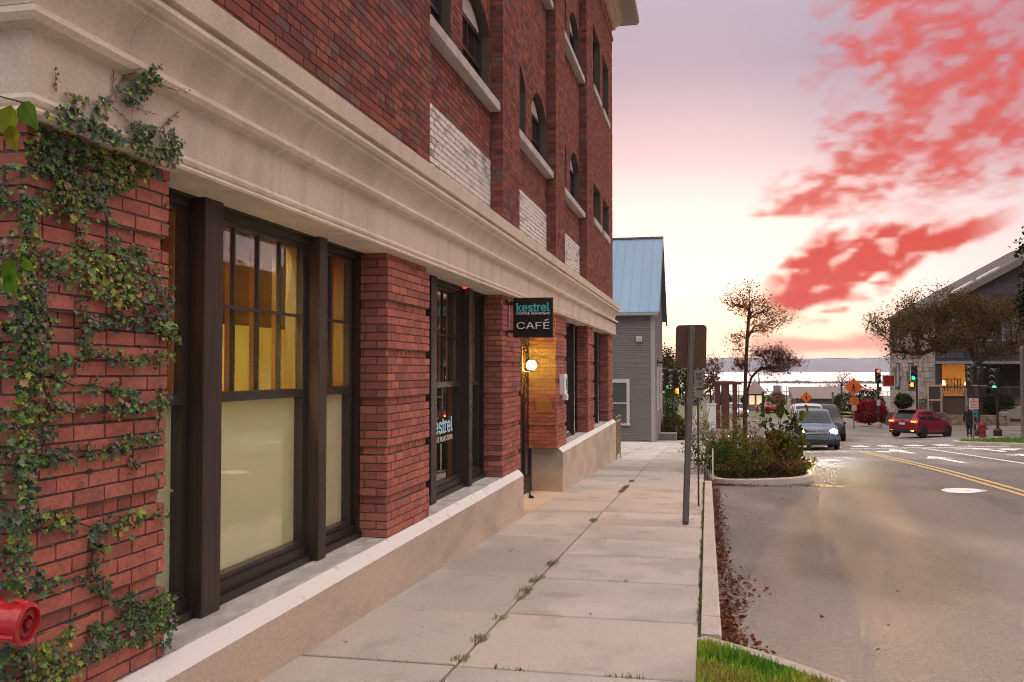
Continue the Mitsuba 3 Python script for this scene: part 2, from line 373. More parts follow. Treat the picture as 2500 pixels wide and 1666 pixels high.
for k, (b0, b1) in enumerate(bays):
    ops = [w[0] for w in wins if w[1] == XR and b0 - .1 < w[2] < b1]
    n0 = int(round(4.34 / CO)) * CO
    inpanel = lambda a, e, za, zb: zb < n0 + .01 and a >= b0 - .01
    wall_face(b0, b1, 3.3, ZT, XR, ops, skip=inpanel)
    pk = numbered(bb + '__painted_panel'); stuff = MB(); J = .015
    for i in range(int(3.3 / CO), int(round(n0 / CO))):
        y = b0 - (L / 2 if i % 2 else 0)
        while y < b1:
            a, e = max(y + .014, b0 + .06), min(y + L - .014, b1); y += L
            if e - a < .02: continue
            v = jig(boxv(XR - .05, XR + rb.uniform(-.002, .003), a, e, i * CO + J / 2, i * CO + CO - J / 2), .0015)
            if k == 0 and i * CO > 3.45: add('brick', (v, BOXF), 'white_brick', pk)
            else: stuff.add(v, BOXF)
    if k == 0: tag(pk, 'cream painted brick panel under the first arched windows')
    add('brickwork', stuff, 'white_brick', pk, kind='stuff')
for y0, y1 in fronts:
    ops = [w[0] for w in wins if w[1] == XF and y0 <= w[2] < y1]
    wall_face(y0, y1, 3.40, ZT, XF, ops)
    # the returns of the projecting strip, facing up the street
    if y0 > 4:
        for i in range(int(3.35 / CO), int(ZT / CO)):
            za, zb = i * CO + .005, i * CO + CO - .005
            x = XF
            for w in ((.092, .06) if i % 2 else (.155,)):
                up_bricks.box(max(x - w, XR), x, y0 - .003 - rb.uniform(0, .003), y0 + .05, za, zb, tone_color(True)); x -= w + .01
ub = add('upper_wall', up_mortar, 'mortar', bb)
add('brickwork', up_bricks, 'brick_many', ub, kind='stuff')
# windows of the upper floors
for p, xf, y0, y1, zb, arched in wins:
    wk = numbered(bb + '__window')
    xw = xf - (.10 if arched else .16); inner = p.buffer(-.06)
    zt = p.bounds[3]; zs_ = zb + .86 if arched else zt - .06
    fr = MB().prism(p.difference(inner), xw - .06, xw, YZ)
    inn = inner.bounds
    glass_top = zs_ - .06 if arched else inn[3]
    mid = (inn[1] + glass_top) / 2
    fr.box(xw - .055, xw - .012, inn[0], inn[2], mid - .022, mid + .022); fr.box(xw - .05, xw - .02, (y0 + y1) / 2 - .014, (y0 + y1) / 2 + .014, inn[1], glass_top)
    fr.box(xw - .055, xw - .01, inn[0], inn[2], glass_top, glass_top + .06)
    add('frame', fr, 'sash_paint', wk)
    add('pane', MB().quad([xw - .035, inn[0], inn[1]], [xw - .035, inn[2], inn[1]], [xw - .035, inn[2], glass_top], [xw - .035, inn[0], glass_top]), 'pane_glass', wk)
    add('blind', MB().box(xw - .30, xw - .29, inn[0] - .05, inn[2] + .05, inn[1] - .05, inn[3] + .05), 'dark_room', wk)  # dark sheet added behind the pane in place of the unlit room
    if arched:
        tp = inner.intersection(sbox(y0, glass_top + .06, y1, zt))
        if tp.area > .01: add('arch_panel', MB().prism(tp, xw - .05, xw - .015, YZ), 'lintel_panel', wk, label='pale panel filling the arch head')
        ring = p.buffer(.10, join_style=2).difference(p.buffer(.012)).intersection(sbox(y0 - .2, zb + .86, y1 + .2, zt + .3))
        ring = arch_poly(y0 - .001, y1 + .001, zb + .80, zb + .86, .30)
        rw = MB(); c = (y0 + y1) / 2; w_ = y1 - y0; R = (w_ * w_ / 4 + .09) / .6; zc = zb + .86 + .30 - R; a0 = math.asin(w_ / 2 / R); nv = 17
        for q in range(nv):
            t0, t1 = -a0 + 2 * a0 * (q + .06) / nv, -a0 + 2 * a0 * (q + .94) / nv
            rw.prism(Polygon([(c + (R + h) * math.sin(t), zc + (R + h) * math.cos(t)) for t, h in ((t0, .006), (t1, .006), (t1, .1), (t0, .1))]), xf - .06, xf + .006, YZ, tone_color(True))
        add('brick_arch', rw, 'brick_many', wk)
    elif True:
        add('sill', rbox(xf - .15, xf + .045, y0 - .05, y1 + .05, zb - .15, zb, .008, 4), 'sill_stone', wk)
for b0, b1 in bays:
    for zb in (5.09, 8.11):
        add('sill', rbox(XR - .10, XF - .035, b0 + .01, b1 - .012, zb - .125, zb - .004, .008, 4), 'sill_stone', bb, label='long stone sill under a pair of arched windows')
# belt course, top cornice, core and roof
def ringbox(m, y0, y1, o, z0, z1): m.box(-14, XF + o, y0 - o, y1 + o, z0, z1)
m = MB(); ringbox(m, 3.09, YE, .035, 10.95, 11.03); ringbox(m, 3.09, YE, .02, ZT, 11.4); add('belt_course', m, 'brick_tone_3', bb)
m = MB()
for o, z0, z1 in ((.10, 11.30, 11.40), (.16, 11.40, 11.46), (.22, 11.46, 11.56), (.30, 11.56, 11.62)): ringbox(m, 3.09, YE, o, z0, z1)
top = add('top_cornice', m, 'wood_cornice_light', bb)
m = MB(); ringbox(m, 3.09, YE, .68, 11.62, 11.68); ringbox(m, 3.09, YE, .72, 11.68, 11.86); add('eave', m, 'wood_cornice', top)
core = MB(); core.box(-14, XR - .62, 3.2, YE - .03, 3.46, 11.6); core.box(-14, XF - .3, YE - .25, YE - .004, 2.6, 11.3); core.box(-14, XF - .22, YE - .25, YE - .02, -1.3, 2.6)
core.box(-14, XF - .3, 3.10, 3.3, 3.44, 11.3)
core.box(-14, -4.5, 4.0, YE - .3, -1.5, 3.4); core.box(-14, -3.62, 3.11, 4.0, -1, 3.4)
core.box(-4.5, -3.0, 16.5, YE - .3, -1.5, 3.4)
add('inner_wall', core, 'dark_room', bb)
add('roof', MB().box(-14, XF, 3.1, YE, 11.82, 11.9), 'dark_room', bb)

# ------------------------------------------------------------------ ground floor windows
def shop_window(y0, posts, lit, muntins, zb=.235, zt=2.6):
    """posts: (y0, y1) of the heavy posts, lights lie between them"""
    wk = numbered(bb + '__shop_window')
    edges = [y0 + .0] + [v for p in posts for v in p] + [y0 + 3.2]
    m = MB(); m.box(-2.93, -2.83, y0, y0 + 3.2, zb, zb + .10); m.box(-2.93, -2.83, y0, y0 + 3.2, zt - .09, zt - .02); m.box(-2.90, -2.80, y0, y0 + 3.2, zb - .02, zb + .035)
    m.box(-2.92, -2.80, y0, y0 + 3.2, zt - .045, zt + .0)
    m.box(-2.95, -2.82, y0, y0 + .06, zb, zt); m.box(-2.95, -2.82, y0 + 3.1, y0 + 3.2, zb, zt)
    add('frame', m, 'black_paint', wk)
    for a, b in posts: add('post', rbox(-2.95, -2.755, a, b, zb - .02, zt - .02, .006, 4), 'post_paint', wk)
    lights = [(y0 + .06, posts[0][0]), (posts[0][1], posts[1][0]), (posts[1][1], y0 + 3.1)]
    for (a, b), nm in zip(lights, muntins):
        s = MB(); d = .05
        s.box(-2.93, -2.862, a, a + d, zb + .10, zt - .09); s.box(-2.93, -2.862, b - d, b, zb + .10, zt - .09)
        s.box(-2.925, -2.858, a + d, b - d, 1.405, 1.465); s.box(-2.925, -2.86, a + d, b - d, zb + .10, zb + .135); s.box(-2.925, -2.86, a + d, b - d, zt - .115, zt - .09)
        s.box(-2.914, -2.880, a + d, b - d, 1.978, 1.998)
        for q in range(1, nm): 
            y = a + d + (b - a - 2 * d) * q / nm; s.box(-2.912, -2.884, y - .008, y + .008, 1.465, zt - .115)
        add('sash', s, 'sash_paint', wk)
        for z0, z1 in ((zb + .135, 1.405), (1.465, 1.975), (2.0, zt - .115)):
            add('pane', MB().quad([-2.9, a + d, z0], [-2.9, b - d, z0], [-2.9, b - d, z1], [-2.9, a + d, z1]), 'pane_glass', wk)
        # the wooden inner faces of the bars, toward the room
        o = MB()
        for q in range(0, nm + 1):
            y = a + d + (b - a - 2 * d) * q / nm; o.box(-2.945, -2.914, y - .012, y + .012, 1.42, zt - .1)
        o.box(-3.02, -2.955, a - .05, a + .012, zb, zt); o.box(-3.02, -2.955, b - .012, b + .05, zb, zt)
        add('inner_trim', o, 'oak_trim', wk)
        if lit: add('window_film', MB().box(-2.93, -2.927, a + d - .02, b - d + .02, zb + .05, 1.41), 'window_film', wk, label='pale beige film over the lower glass')
    return wk
w1 = shop_window(4.06, [(4.70, 4.90), (6.27, 6.41)], True, [2, 4, 2])
w2 = shop_window(8.42, [(9.06, 9.26), (10.60, 10.75)], False, [2, 4, 2])
shop_window(17.18, [(17.84, 18.0), (19.4, 19.54)], False, [2, 3, 2]); shop_window(21.56, [(22.2, 22.36), (23.8, 23.94)], False, [2, 3, 2])
# rooms behind
room = MB()
room.box(-4.45, -4.40, 4.02, 7.3, .1, 3.2); room.box(-4.4, -2.96, 4.0, 4.04, .1, 3.2); room.box(-4.4, -2.96, 7.28, 7.34, .1, 3.2)
room.box(-4.4, -2.9, 4.0, 7.34, .05, .1); room.box(-4.4, -2.9, 4.0, 7.34, 2.85, 2.9)
P('warm_wall', (.13, .062, .03), .9)
add('lit_room', room, 'warm_wall', bb)
add('yellow_partition', MB().box(-3.42, -3.40, 4.1, 7.25, .1, 1.93), 'yellow_board', bb, label='yellow partition behind the first window')
room = MB(); room.box(-4.45, -4.40, 8.3, 12.6, .1, 3.2); room.box(-4.4, -2.9, 8.3, 12.6, .05, .1); room.box(-4.4, -2.9, 8.3, 12.6, 2.85, 2.9); room.box(-4.4, -2.96, 8.32, 8.36, .1, 3.2); room.box(-4.4, -2.96, 11.68, 11.72, .1, 3.2)
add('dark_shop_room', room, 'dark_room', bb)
# the lamp in the first room
lk = thing('ceiling_lamp', 'warm ceiling lamp inside the room behind the ivy side window', 'lamp')
lm = lathe([(0, 0), (.17, .0), (.17, .05), (0, .05)], (-3.15, 5.6, 2.77), n=16)
scene[lk + '__diffuser'] = mikit.ply(lm, 'white_lamp', emitter={'type': 'area', 'radiance': rgb(420, 290, 105)})
P('white_lamp', (.8, .78, .7), .6)
add('rim', lathe([(.18, .0), (.19, .0), (.19, .08), (.0, .08)], (-3.15, 5.6, 2.775), n=16), 'sash_paint', lk)

# doorway
dk = numbered(bb + '__door')
m = MB(); z0 = float(zs(14.5)) - .02
XD = -3.06
for y in (12.8, 13.75, 14.85, 15.55, 16.12): m.box(XD - .06, XD, y, y + .08, -.9, 2.57)
m.box(XD - .06, XD - .004, 12.8, 16.2, 2.0, 2.09); m.box(XD - .06, XD - .004, 12.8, 16.2, 2.5, 2.575); m.box(XD - .06, XD - .004, 12.8, 16.2, -.9, -.25)
add('frame', m, 'black_paint', dk)
for a, b in ((12.88, 13.75), (13.83, 14.85), (14.93, 15.55), (15.63, 16.12)):
    for q0, q1 in ((-.25, 2.0), (2.09, 2.5)): add('pane', MB().quad([XD - .03, a, q0], [XD - .03, b, q0], [XD - .03, b, q1], [XD - .03, a, q1]), 'pane_glass', dk)
add('handle', MB().tube([[XD + .05, 15.0, .3], [XD + .05, 15.0, .75]], .014, 8), 'sash_paint', dk)
P('porch_floor', mikit.proc(plinth_fn), .9, GRAIN)
m = MB(); m.box(-4.4, -4.35, 12.6, 16.3, -.9, 3.0); m.box(-4.4, XD - .1, 12.6, 12.64, -.9, 3); m.box(-4.4, XD - .1, 16.26, 16.3, -.9, 3); m.box(-4.4, XD - .1, 12.6, 16.3, 2.6, 2.65); m.box(-4.4, XD - .1, 12.6, 16.3, -.9, -.62)
add('hall', m, 'dark_room', dk)
v = [[-2.5, 12.6, zs(12.6) + .003], [-2.5, 16.22, zs(16.22) + .003], [-3.2, 16.22, zs(16.22) + .012], [-3.2, 12.6, zs(12.6) + .012]]
add('threshold', MB().quad(*v), 'porch_floor', dk)
# side of the plinth facing the doorway is part of plinth; its stub behind pier 4
add('doorway_lining', MB().box(-3.2, -3.0, 12.40, 12.64, -.9, .22).box(-3.2, -3.06, 12.42, 12.8, .2, 2.58), 'black_paint', dk)

# ------------------------------------------------------------------ street
def asphalt_fn(p, n, uv):
    a = fbm(p.x * .55, p.y * .28, 0, 4); sp = noise(p.x * 95, p.y * 95, 0); s2 = noise(p.x * 240, p.y * 240, 3)
    base = mix((.152, .135, .130), (.24, .214, .200), smoothstep(.3, .72, a))
    return base * (.50 + .68 * sp + .34 * s2) * (1 - .20 * smoothstep(.55, .8, fbm(p.x * 1.6, p.y * .5, 4, 3)))
P('asphalt', mikit.proc(asphalt_fn), .82, mikit.proc(lambda p, n, uv: noise(p.x * 130, p.y * 130, 0) * .004 + noise(p.x * 45, p.y * 45, 5) * .003, .003), two=False, specular=.45)
def walk_fn(p, n, uv):
    a = fbm(p.x * .9, p.y * .9, 0, 4); f = noise(p.x * 140, p.y * 140, 0); st = smoothstep(.55, .8, fbm(p.x * 2.6 + 7, p.y * 2.6, 0, 4)); s3 = cell_rand((p.x + 50) / 1.2, p.y / 1.42, 3)
    speck = smoothstep(.93, .97, noise(p.x * 38, p.y * 38, 4))
    return mix((.50, .45, .405), (.385, .35, .32), smoothstep(.35, .7, a)) * (.86 + .22 * f) * (1 - .17 * st) * (1 - .35 * speck)
for i_, t_ in enumerate((1.0, .91, 1.06, .96)):
    P('paving_%d' % i_, mikit.proc((lambda t_, o: lambda p, n, uv: walk_fn(mi.Point3f(p.x + o, p.y + o, p.z), n, uv) * mi.Color3f(t_, t_ * (1.0 + .012 * o), t_ * (1.0 + .02 * o)))(t_, i_ * 1.0)), .8, mikit.proc(lambda p, n, uv: noise(p.x * 160, p.y * 160, 0) * .0016 + fbm(p.x * 24, p.y * 24, 0, 2) * .002), specular=.5)
P('kerb_stone', mikit.proc(lambda p, n, uv: mix((.56, .49, .44), (.40, .36, .32), fbm(p.x * 6, p.y * 2.2, p.z * 6, 4)) * (.8 + .35 * noise(p.x * 70, p.y * 70, p.z * 70))), .85, GRAIN)
P('joint_dirt', mikit.proc(lambda p, n, uv: mix((.10, .075, .055), (.055, .06, .03), noise(p.x * 9, p.y * 5, 0))), .95)
P('soil', mikit.proc(lambda p, n, uv: mix((.075, .052, .036), (.035, .027, .02), fbm(p.x * 16, p.y * 16, 0, 3))), .95)
def land_fn(p, n, uv):
    a = fbm(p.x * .02, p.y * .02, 0, 4)
    return mix((.12, .11, .10), (.10, .13, .05), smoothstep(.42, .58, a))
P('land', mikit.proc(land_fn), .95)
P('lawn_base', mikit.proc(lambda p, n, uv: mix((.10, .155, .022), (.16, .15, .04), fbm(p.x * 2.5, p.y * 2.5, 0, 4))), .95)
def worn(c, d):
    return mikit.proc(lambda p, n, uv: mix(c, d, smoothstep(.58, .85, fbm(p.x * 7, p.y * 2, 0, 4))) * (.85 + .25 * noise(p.x * 90, p.y * 90, 0)))
P('road_white', worn((.80, .77, .75), (.52, .48, .46)), .7)
P('road_yellow', worn((.60, .41, .19), (.42, .31, .18)), .7)

def sheet(xs, ys, zf):
    X, Y = np.meshgrid(xs, ys); v = np.stack([X, Y, zf(Y, X)], -1).reshape(-1, 3); nx, f = len(xs), []
    for j in range(len(ys) - 1):
        for i in range(nx - 1):
            k = j * nx + i; f += [[k, k + 1, k + nx + 1], [k, k + nx + 1, k + nx]]
    return v, np.array(f)
yy = np.concatenate([np.arange(-40, 100, 1.0), np.arange(100, 301, 5.0)])
xs = np.concatenate([np.arange(-1500, -60, 240.0), np.arange(-60, 60, 4.0), np.arange(60, 1501, 240.0)])
gv = sheet(np.concatenate([[-3000, -400, -120, -60, -40], np.arange(-30, 31, 2.0), [40, 60, 120, 400, 3000]]), np.concatenate([[-400], yy]), lambda y, x: zr(y, x) - .03)
add('ground', gv, 'land', smooth=True, kind='structure')
rx = np.concatenate([[-60, -30, -14, -4.5, .08], np.arange(1, 4, 1.0), np.arange(4, 17, 1.0), [18, 24, 40, 70]])
rv = sheet(rx, np.arange(-25, 110, .5), lambda y, x: zr(y, x))
road = add('road', rv, 'asphalt', smooth=True, kind='structure')
def strip(pts, w, dz=.006):
    """a painted band along points (x, y)"""
    p = np.asarray(pts, float); n = max(2, int(np.linalg.norm(np.diff(p, axis=0), axis=1).sum() / 1.0) + 1)
    s = np.concatenate([[0], np.cumsum(np.linalg.norm(np.diff(p, axis=0), axis=1))]); q = np.linspace(0, s[-1], n)
    c = np.stack([np.interp(q, s, p[:, 0]), np.interp(q, s, p[:, 1])], -1); t = np.gradient(c, axis=0); t /= np.linalg.norm(t, axis=1, keepdims=True)
    nrm = np.stack([t[:, 1], -t[:, 0]], -1); a, b = c - nrm * w / 2, c + nrm * w / 2; v, f = [], []
    for i in range(n):
        for u in (a[i], b[i]): v.append([u[0], u[1], float(zr(u[1], u[0])) + dz])
        if i: k = 2 * i; f += [[k - 2, k - 1, k + 1], [k - 2, k + 1, k]]
    return v, f
def flat(poly, bsdf, name, parent, dz=.004, **kw):
    m = MB()
    for g in getattr(poly, 'geoms', [poly]):
        tri = trimesh.creation.triangulate_polygon(g, engine='earcut')
        v = np.array([[x, y, float(zr(y, x)) + dz] for x, y in tri[0]]); f = np.array(tri[1])
        a, b, c = v[f[:, 0]], v[f[:, 1]], v[f[:, 2]]
        f = np.where((np.cross(b - a, c - a)[:, 2] < 0)[:, None], f[:, ::-1], f)
        m.add(v, f)
    return add(name, m, bsdf, parent, **kw)
for x in (5.72, 5.96): add('yellow_line', MB().add(*strip([(x, -20), (x, 37.5)], .11)), 'road_yellow', road)
add('white_line', MB().add(*strip([(8.55, 20), (8.55, 40.2)], .12)), 'road_white', road)
add('stop_line', MB().add(*strip([(5.8, 40.6), (12.2, 40.6)], .42)), 'road_white', road)
for k, x in enumerate(np.arange(.6, 11.8, 1.15)): add('crosswalk_stripe', MB().add(*strip([(x, 43.6), (x + .62, 43.6)], 1.9)), 'road_white', road)
for k in range(6): add('crosswalk_stripe', MB().add(*strip([(11.6 + .9 * k, 46.4 + 1.2 * k), (12.4 + .9 * k, 46.8 + 1.2 * k)], 1.6)), 'road_white', road)
for k in range(5): add('crosswalk_stripe', MB().add(*strip([(-2.2, 52.4 + 1.15 * k), (1.4, 52.4 + 1.15 * k)], .55)), 'road_white', road)
for k in range(6): add('crosswalk_stripe', MB().add(*strip([(1.2 + 1.2 * k, 62.0), (1.8 + 1.2 * k, 62.0)], 3.0)), 'road_white', road)
def arrow(x, y, s, turn):
    """lane arrow pointing up the lane with a turning head"""
    p = [(-.09, 0), (.09, 0), (.09, 1.5), (.34, 1.5), (0, 2.4), (-.34, 1.5), (-.09, 1.5)]
    P1 = Polygon(p)
    if turn: P1 = unary_union([P1, Polygon([(0, .55), (0, .8), (.5 * turn, 1.2), (.5 * turn, 1.5), (.95 * turn, 1.05), (.5 * turn, .62), (.5 * turn, .9)])])
    flat(affinity.translate(affinity.scale(P1, s, s * 1.6, origin=(0, 0)), x, y), 'road_white', 'arrow_marking', road)
arrow(7.2, 28.6, 1.15, 0); arrow(7.2, 35.2, 1.1, -1); arrow(10.2, 29.5, 1.15, 0); arrow(10.3, 35.5, 1.1, 1); arrow(7.2, 22.5, 0.02, 0)
for (x, y, w) in ((9.6, 32.9, 1.0), (10.9, 38.2, .8), (9.4, 38.6, .8), (11.4, 33.6, .7)): add('lettered_marking', MB().add(*strip([(x, y), (x + w, y + .2)], .5)), 'road_white', road)

mk = add('manhole_cover', lathe([(.46, -.002), (.43, .006), (.40, .012), (0, .012)], (4.98, 19.6, float(zr(19.6, 4.98))), n=28), 'kerb_stone', label='pale round manhole cover in the traffic lane', cat='manhole cover')
scene[mk]['bsdf'] = ref('road_white')
# gentle patch of tar in front of the bed
P('tar', (.035, .03, .03), .95, specular=.1)
flat(affinity.translate(affinity.scale(Polygon([(math.cos(t) * (1 + .25 * math.sin(5 * t)), math.sin(t) * (1 + .3 * math.cos(3 * t))) for t in np.linspace(0, 2 * math.pi, 24)[:-1]]), .75, .22), 2.6, 20.35), 'tar', 'tar_patch', road)

# the pavement: two rows of slabs with open joints on a bed, a border course and the kerb
side = add('sidewalk', sheet([-2.62, -.055], np.arange(-12, 56, 1.0), lambda y, x: zs(y) - .022), 'joint_dirt', kind='structure')
rp = random.Random(9)
def slab(x0, x1, y0, y1, key='slab', parent=None, m=None, dz=0, rise=0.0):
    c = .006; zz = lambda x, y: float(zs(y)) + dz + rise * (x - x0)
    tl = [rp.uniform(-.002, .002) for _ in range(4)]
    top = [[x0 + c, y0 + c], [x1 - c, y0 + c], [x1 - c, y1 - c], [x0 + c, y1 - c]]; rim = [[x0, y0], [x1, y0], [x1, y1], [x0, y1]]
    v = [[x, y, zz(x, y) + tl[i]] for i, (x, y) in enumerate(top)] + [[x, y, zz(x, y) + tl[i] - c] for i, (x, y) in enumerate(rim)] + [[x, y, zz(x, y) - .05] for x, y in rim]
    f = [[0, 1, 2], [0, 2, 3]]
    for o in (4, 8):
        for i in range(4):
            j = (i + 1) % 4; f += [[o + i, o + j, o - 4 + j], [o + i, o - 4 + j, o - 4 + i]]
    add(key, (np.array(v), np.array(f)), m or 'paving_%d' % rp.randrange(4), parent or side)
joints = [-9.8, -7.0, -4.2, -1.4, .9, 2.45, 3.95, 5.44, 6.86, 8.30, 9.66, 10.85, 12.15, 13.5, 14.86, 16.2, 17.5, 18.9, 20.3, 21.7, 23.1, 24.5, 25.9, 28.7, 31.5, 34.3, 37.1, 39.9, 42.7, 45.5, 48.3]
for i, (a, b) in enumerate(zip(joints[:-1], joints[1:])):
    slab(-1.492, -.075, a + .011, b - .011)
    if 12.1 < a < 16.0: slab(-2.51, -1.508, a + .004, b - .004)
    else: slab(-2.51, -1.508, a + .009 + rp.uniform(-.05, .03), b - .008)
for a in np.arange(26, 44, 3.0): slab(-4.6, -2.53, a + .01, a + 2.99)
kerb = add('kerb', sheet([-.05, .07], np.arange(6.5, 19.6, .5), lambda y, x: zs(y) - .03), 'joint_dirt', kind='structure')
ky = [6.56, 7.12, 9.2, 11.3, 13.3, 14.3, 15.25, 17.2, 19.35]
for a, b in zip(ky[:-1], ky[1:]):
    g = rp.uniform(-.004, .004)
    x0, x1, c = -.052, .086 + g, .014; y0, y1 = a + .006, b - .006
    v, f = [], []
    pr = [(x0, -.03), (x0, -.004), (x0 + .004, .004), (x1 - c, .004), (x1, -.010), (x1 + .01, -.20)]
    for y in (y0, y1):
        for x, h in pr: v.append([x, y, float(zs(y)) + h])
    n = len(pr)
    for i in range(n - 1): f += [[i, i + n, i + n + 1], [i, i + n + 1, i + 1]]
    for i in range(1, n - 1): f += [[0, i, i + 1]]; f += [[n, n + i + 1, n + i]]
    f = np.array(f)[:, ::-1]
    add('kerb_stone', (np.array(v), f), 'kerb_stone', kerb)
def curved_kerb(name, line, w, h, closed=False, top=0.0, **kw):
    """a kerb swept along points (x, y), its outer side on the right of the run"""
    c = np.asarray(line, float); t = np.gradient(c, axis=0); t /= np.linalg.norm(t, axis=1, keepdims=True); nr = np.stack([t[:, 1], -t[:, 0]], -1)
    pr = [(-w / 2, -.06), (-w / 2, h), (w / 2 - .02, h), (w / 2, h - .015), (w / 2 + .02, -.05)]; v, f = [], []
    for i in range(len(c)):
        zb = float(zr(c[i, 1], c[i, 0]))
        for o, z in pr: v.append([c[i, 0] + nr[i, 0] * o, c[i, 1] + nr[i, 1] * o, zb + z])
    n = len(pr)
    for k in range(len(c) - 1):
        for i in range(n - 1): f += [[k * n + i, k * n + i + 1, (k + 1) * n + i + 1], [k * n + i, (k + 1) * n + i + 1, (k + 1) * n + i]]
    for e in (0, (len(c) - 1) * n):
        for i in range(1, n - 1): f.append([e, e + i + 1, e + i] if e == 0 else [e, e + i, e + i + 1])
    return add(name, (np.array(v), np.array(f)), 'kerb_stone', kind='structure', **kw)
def smooth_line(p, n=40):
    p = np.asarray(p, float); s = np.concatenate([[0], np.cumsum(np.linalg.norm(np.diff(p, axis=0), axis=1))]); q = np.linspace(0, s[-1], n)
    c = np.stack([np.interp(q, s, p[:, 0]), np.interp(q, s, p[:, 1])], -1)
    for _ in range(6): c[1:-1] = (c[:-2] + 2 * c[1:-1] + c[2:]) / 4
    return c
# lawn corner with its worn kerb, at the near right
lk_line = smooth_line([(-.05, 6.50), (.10, 6.42), (.30, 6.24), (.52, 5.95), (.78, 5.62), (1.05, 5.2), (1.25, 4.6), (1.3, 3.6), (1.3, -6)], 60)
curved_kerb('lawn_kerb', lk_line[::-1], .125, .128)
lawn_poly = Polygon(list(affinity.translate(LineString(lk_line), -.03, -.05).coords) + [(-.06, -6)])
lawn = flat(lawn_poly.buffer(0), 'lawn_base', 'lawn', None, dz=.115, kind='structure')
def blades(poly, n, h0, h1, seed, zf, cols, w=.004, lean=.5):
    r = np.random.default_rng(seed); x0, y0, x1, y1 = poly.bounds; pts = []
    from shapely import contains_xy
    while len(pts) < n:
        q = r.uniform([x0, y0], [x1, y1], (n, 2)); q = q[contains_xy(poly, q[:, 0], q[:, 1])]; pts += list(q)
    q = np.array(pts[:n]); h = r.uniform(h0, h1, n) * (.6 + .8 * meshkit.fbm(np.stack([q[:, 0] * 4, q[:, 1] * 4, q[:, 0] * 0], -1), 3, seed))
    a = r.uniform(0, 6.28, n); l = r.uniform(0, lean, n) * h; b = r.uniform(0, 6.28, n); z = zf(q[:, 1], q[:, 0])
    u = np.stack([np.cos(a), np.sin(a), a * 0], -1) * (w * r.uniform(.6, 1.3, n))[:, None]; base = np.stack([q[:, 0], q[:, 1], z], -1)
    d = np.stack([np.cos(b) * l, np.sin(b) * l, h], -1); mid = base + d * [.35, .35, .6]
    v = np.stack([base - u, base + u, mid + u * .7, mid - u * .7, base + d], 1).reshape(-1, 3); k = np.arange(n)[:, None] * 5
    f = np.concatenate([k + [0, 1, 2], k + [0, 2, 3], k + [3, 2, 4]], 1).reshape(-1, 3)
    pal = np.array(cols); ci = np.clip((meshkit.fbm(np.stack([q[:, 0] * 3, q[:, 1] * 3, q[:, 0] * 0 + 7], -1), 3, seed) * 1.6 - .3 + r.uniform(-.25, .25, n)) * len(pal), 0, len(pal) - 1).astype(int)
    c = np.repeat(pal[ci] * r.uniform(.7, 1.25, (n, 1)), 5, 0)
    return v, f, c
scene['blade'] = {'type': 'twosided', 'bsdf': {'type': 'principled', 'base_color': VC, 'roughness': .6, 'specular': .3}}
scene['leaf'] = {'type': 'principledthin', 'base_color': VC, 'roughness': .45, 'diff_trans': 1.2, 'spec_trans': 0.0, 'eta': 1.4}
GREENS = [(.10, .26, .02), (.20, .40, .03), (.32, .46, .04), (.42, .42, .07), (.36, .26, .10)]
gp = lawn_poly.buffer(0).buffer(-.02).intersection(sbox(-1, 3.2, 2, 8))
v, f, c = blades(gp, 26000, .03, .075, 3, lambda y, x: zr(y, x) + .11, GREENS, .0035)
add('grass', (v, f), 'blade', color=c, label='bright green mown grass in the kerbed corner at the front', cat='grass', kind='stuff')
# weeds in the long joint, moss by the kerb
wp = unary_union([sbox(-1.53 - .02, y, -1.47 + .02, y + l) for y, l in ((5.5, .14), (5.95, .2), (6.62, .16), (7.3, .5), (8.05, .3), (8.9, .25), (12.3, .3), (16.4, 1.4), (18.6, .5), (4.9, .2))] + [sbox(-.085, y, -.055, y + l) for y, l in ((6.6, 1.2), (8.2, .9), (9.6, 1.4), (12.0, 2.0), (15.0, 4.0))]
                + [sbox(x, 5.43, x + .25, 5.455) for x in (-1.3, -.6)] + [sbox(-.9, 8.29, -.7, 8.31), sbox(-2.1, 9.65, -1.95, 9.68)])
v, f, c = blades(wp, 2600, .012, .05, 8, lambda y, x: zs(y) - .012, [(.10, .11, .03), (.14, .16, .03), (.20, .15, .06)], .004, .9)
add('weeds', (v, f), 'blade', color=c, label='small weeds growing along the joints of the pavement', cat='weeds', kind='stuff')
# fallen leaves in the gutter
def litter(pts, seed, s0=.018, s1=.045, zoff=.004, pal=((.22, .075, .045), (.16, .055, .035), (.30, .12, .06), (.36, .19, .10), (.10, .04, .03)), up=.035):
    r = np.random.default_rng(seed); m = MB()
    for x, y in pts:
        s = r.uniform(s0, s1); a = r.uniform(0, 6.28); ex = np.array([math.cos(a), math.sin(a), r.uniform(-.5, .5)]); ey = np.array([-math.sin(a), math.cos(a), r.uniform(-.5, .5)])
        o = np.array([x, y, float(zr(y, x)) + zoff + abs(r.normal(0, 1)) * up * .4 + s * .2]); cl = r.uniform(-.25, .4) * s
        q = [(-.5, 0, 0), (-.1, .38, cl), (.25, .3, cl), (.6, 0, 0), (.25, -.3, cl), (-.1, -.38, cl)]
        v = [o + ex * (i * s) + ey * (j * s) + [0, 0, k] for i, j, k in q]
        m.add(v, [[0, 1, 5], [1, 2, 5], [2, 4, 5], [2, 3, 4]][::1], np.array(pal[r.integers(len(pal))]) * r.uniform(.6, 1.3))
    return m
r = np.random.default_rng(4); pts = []
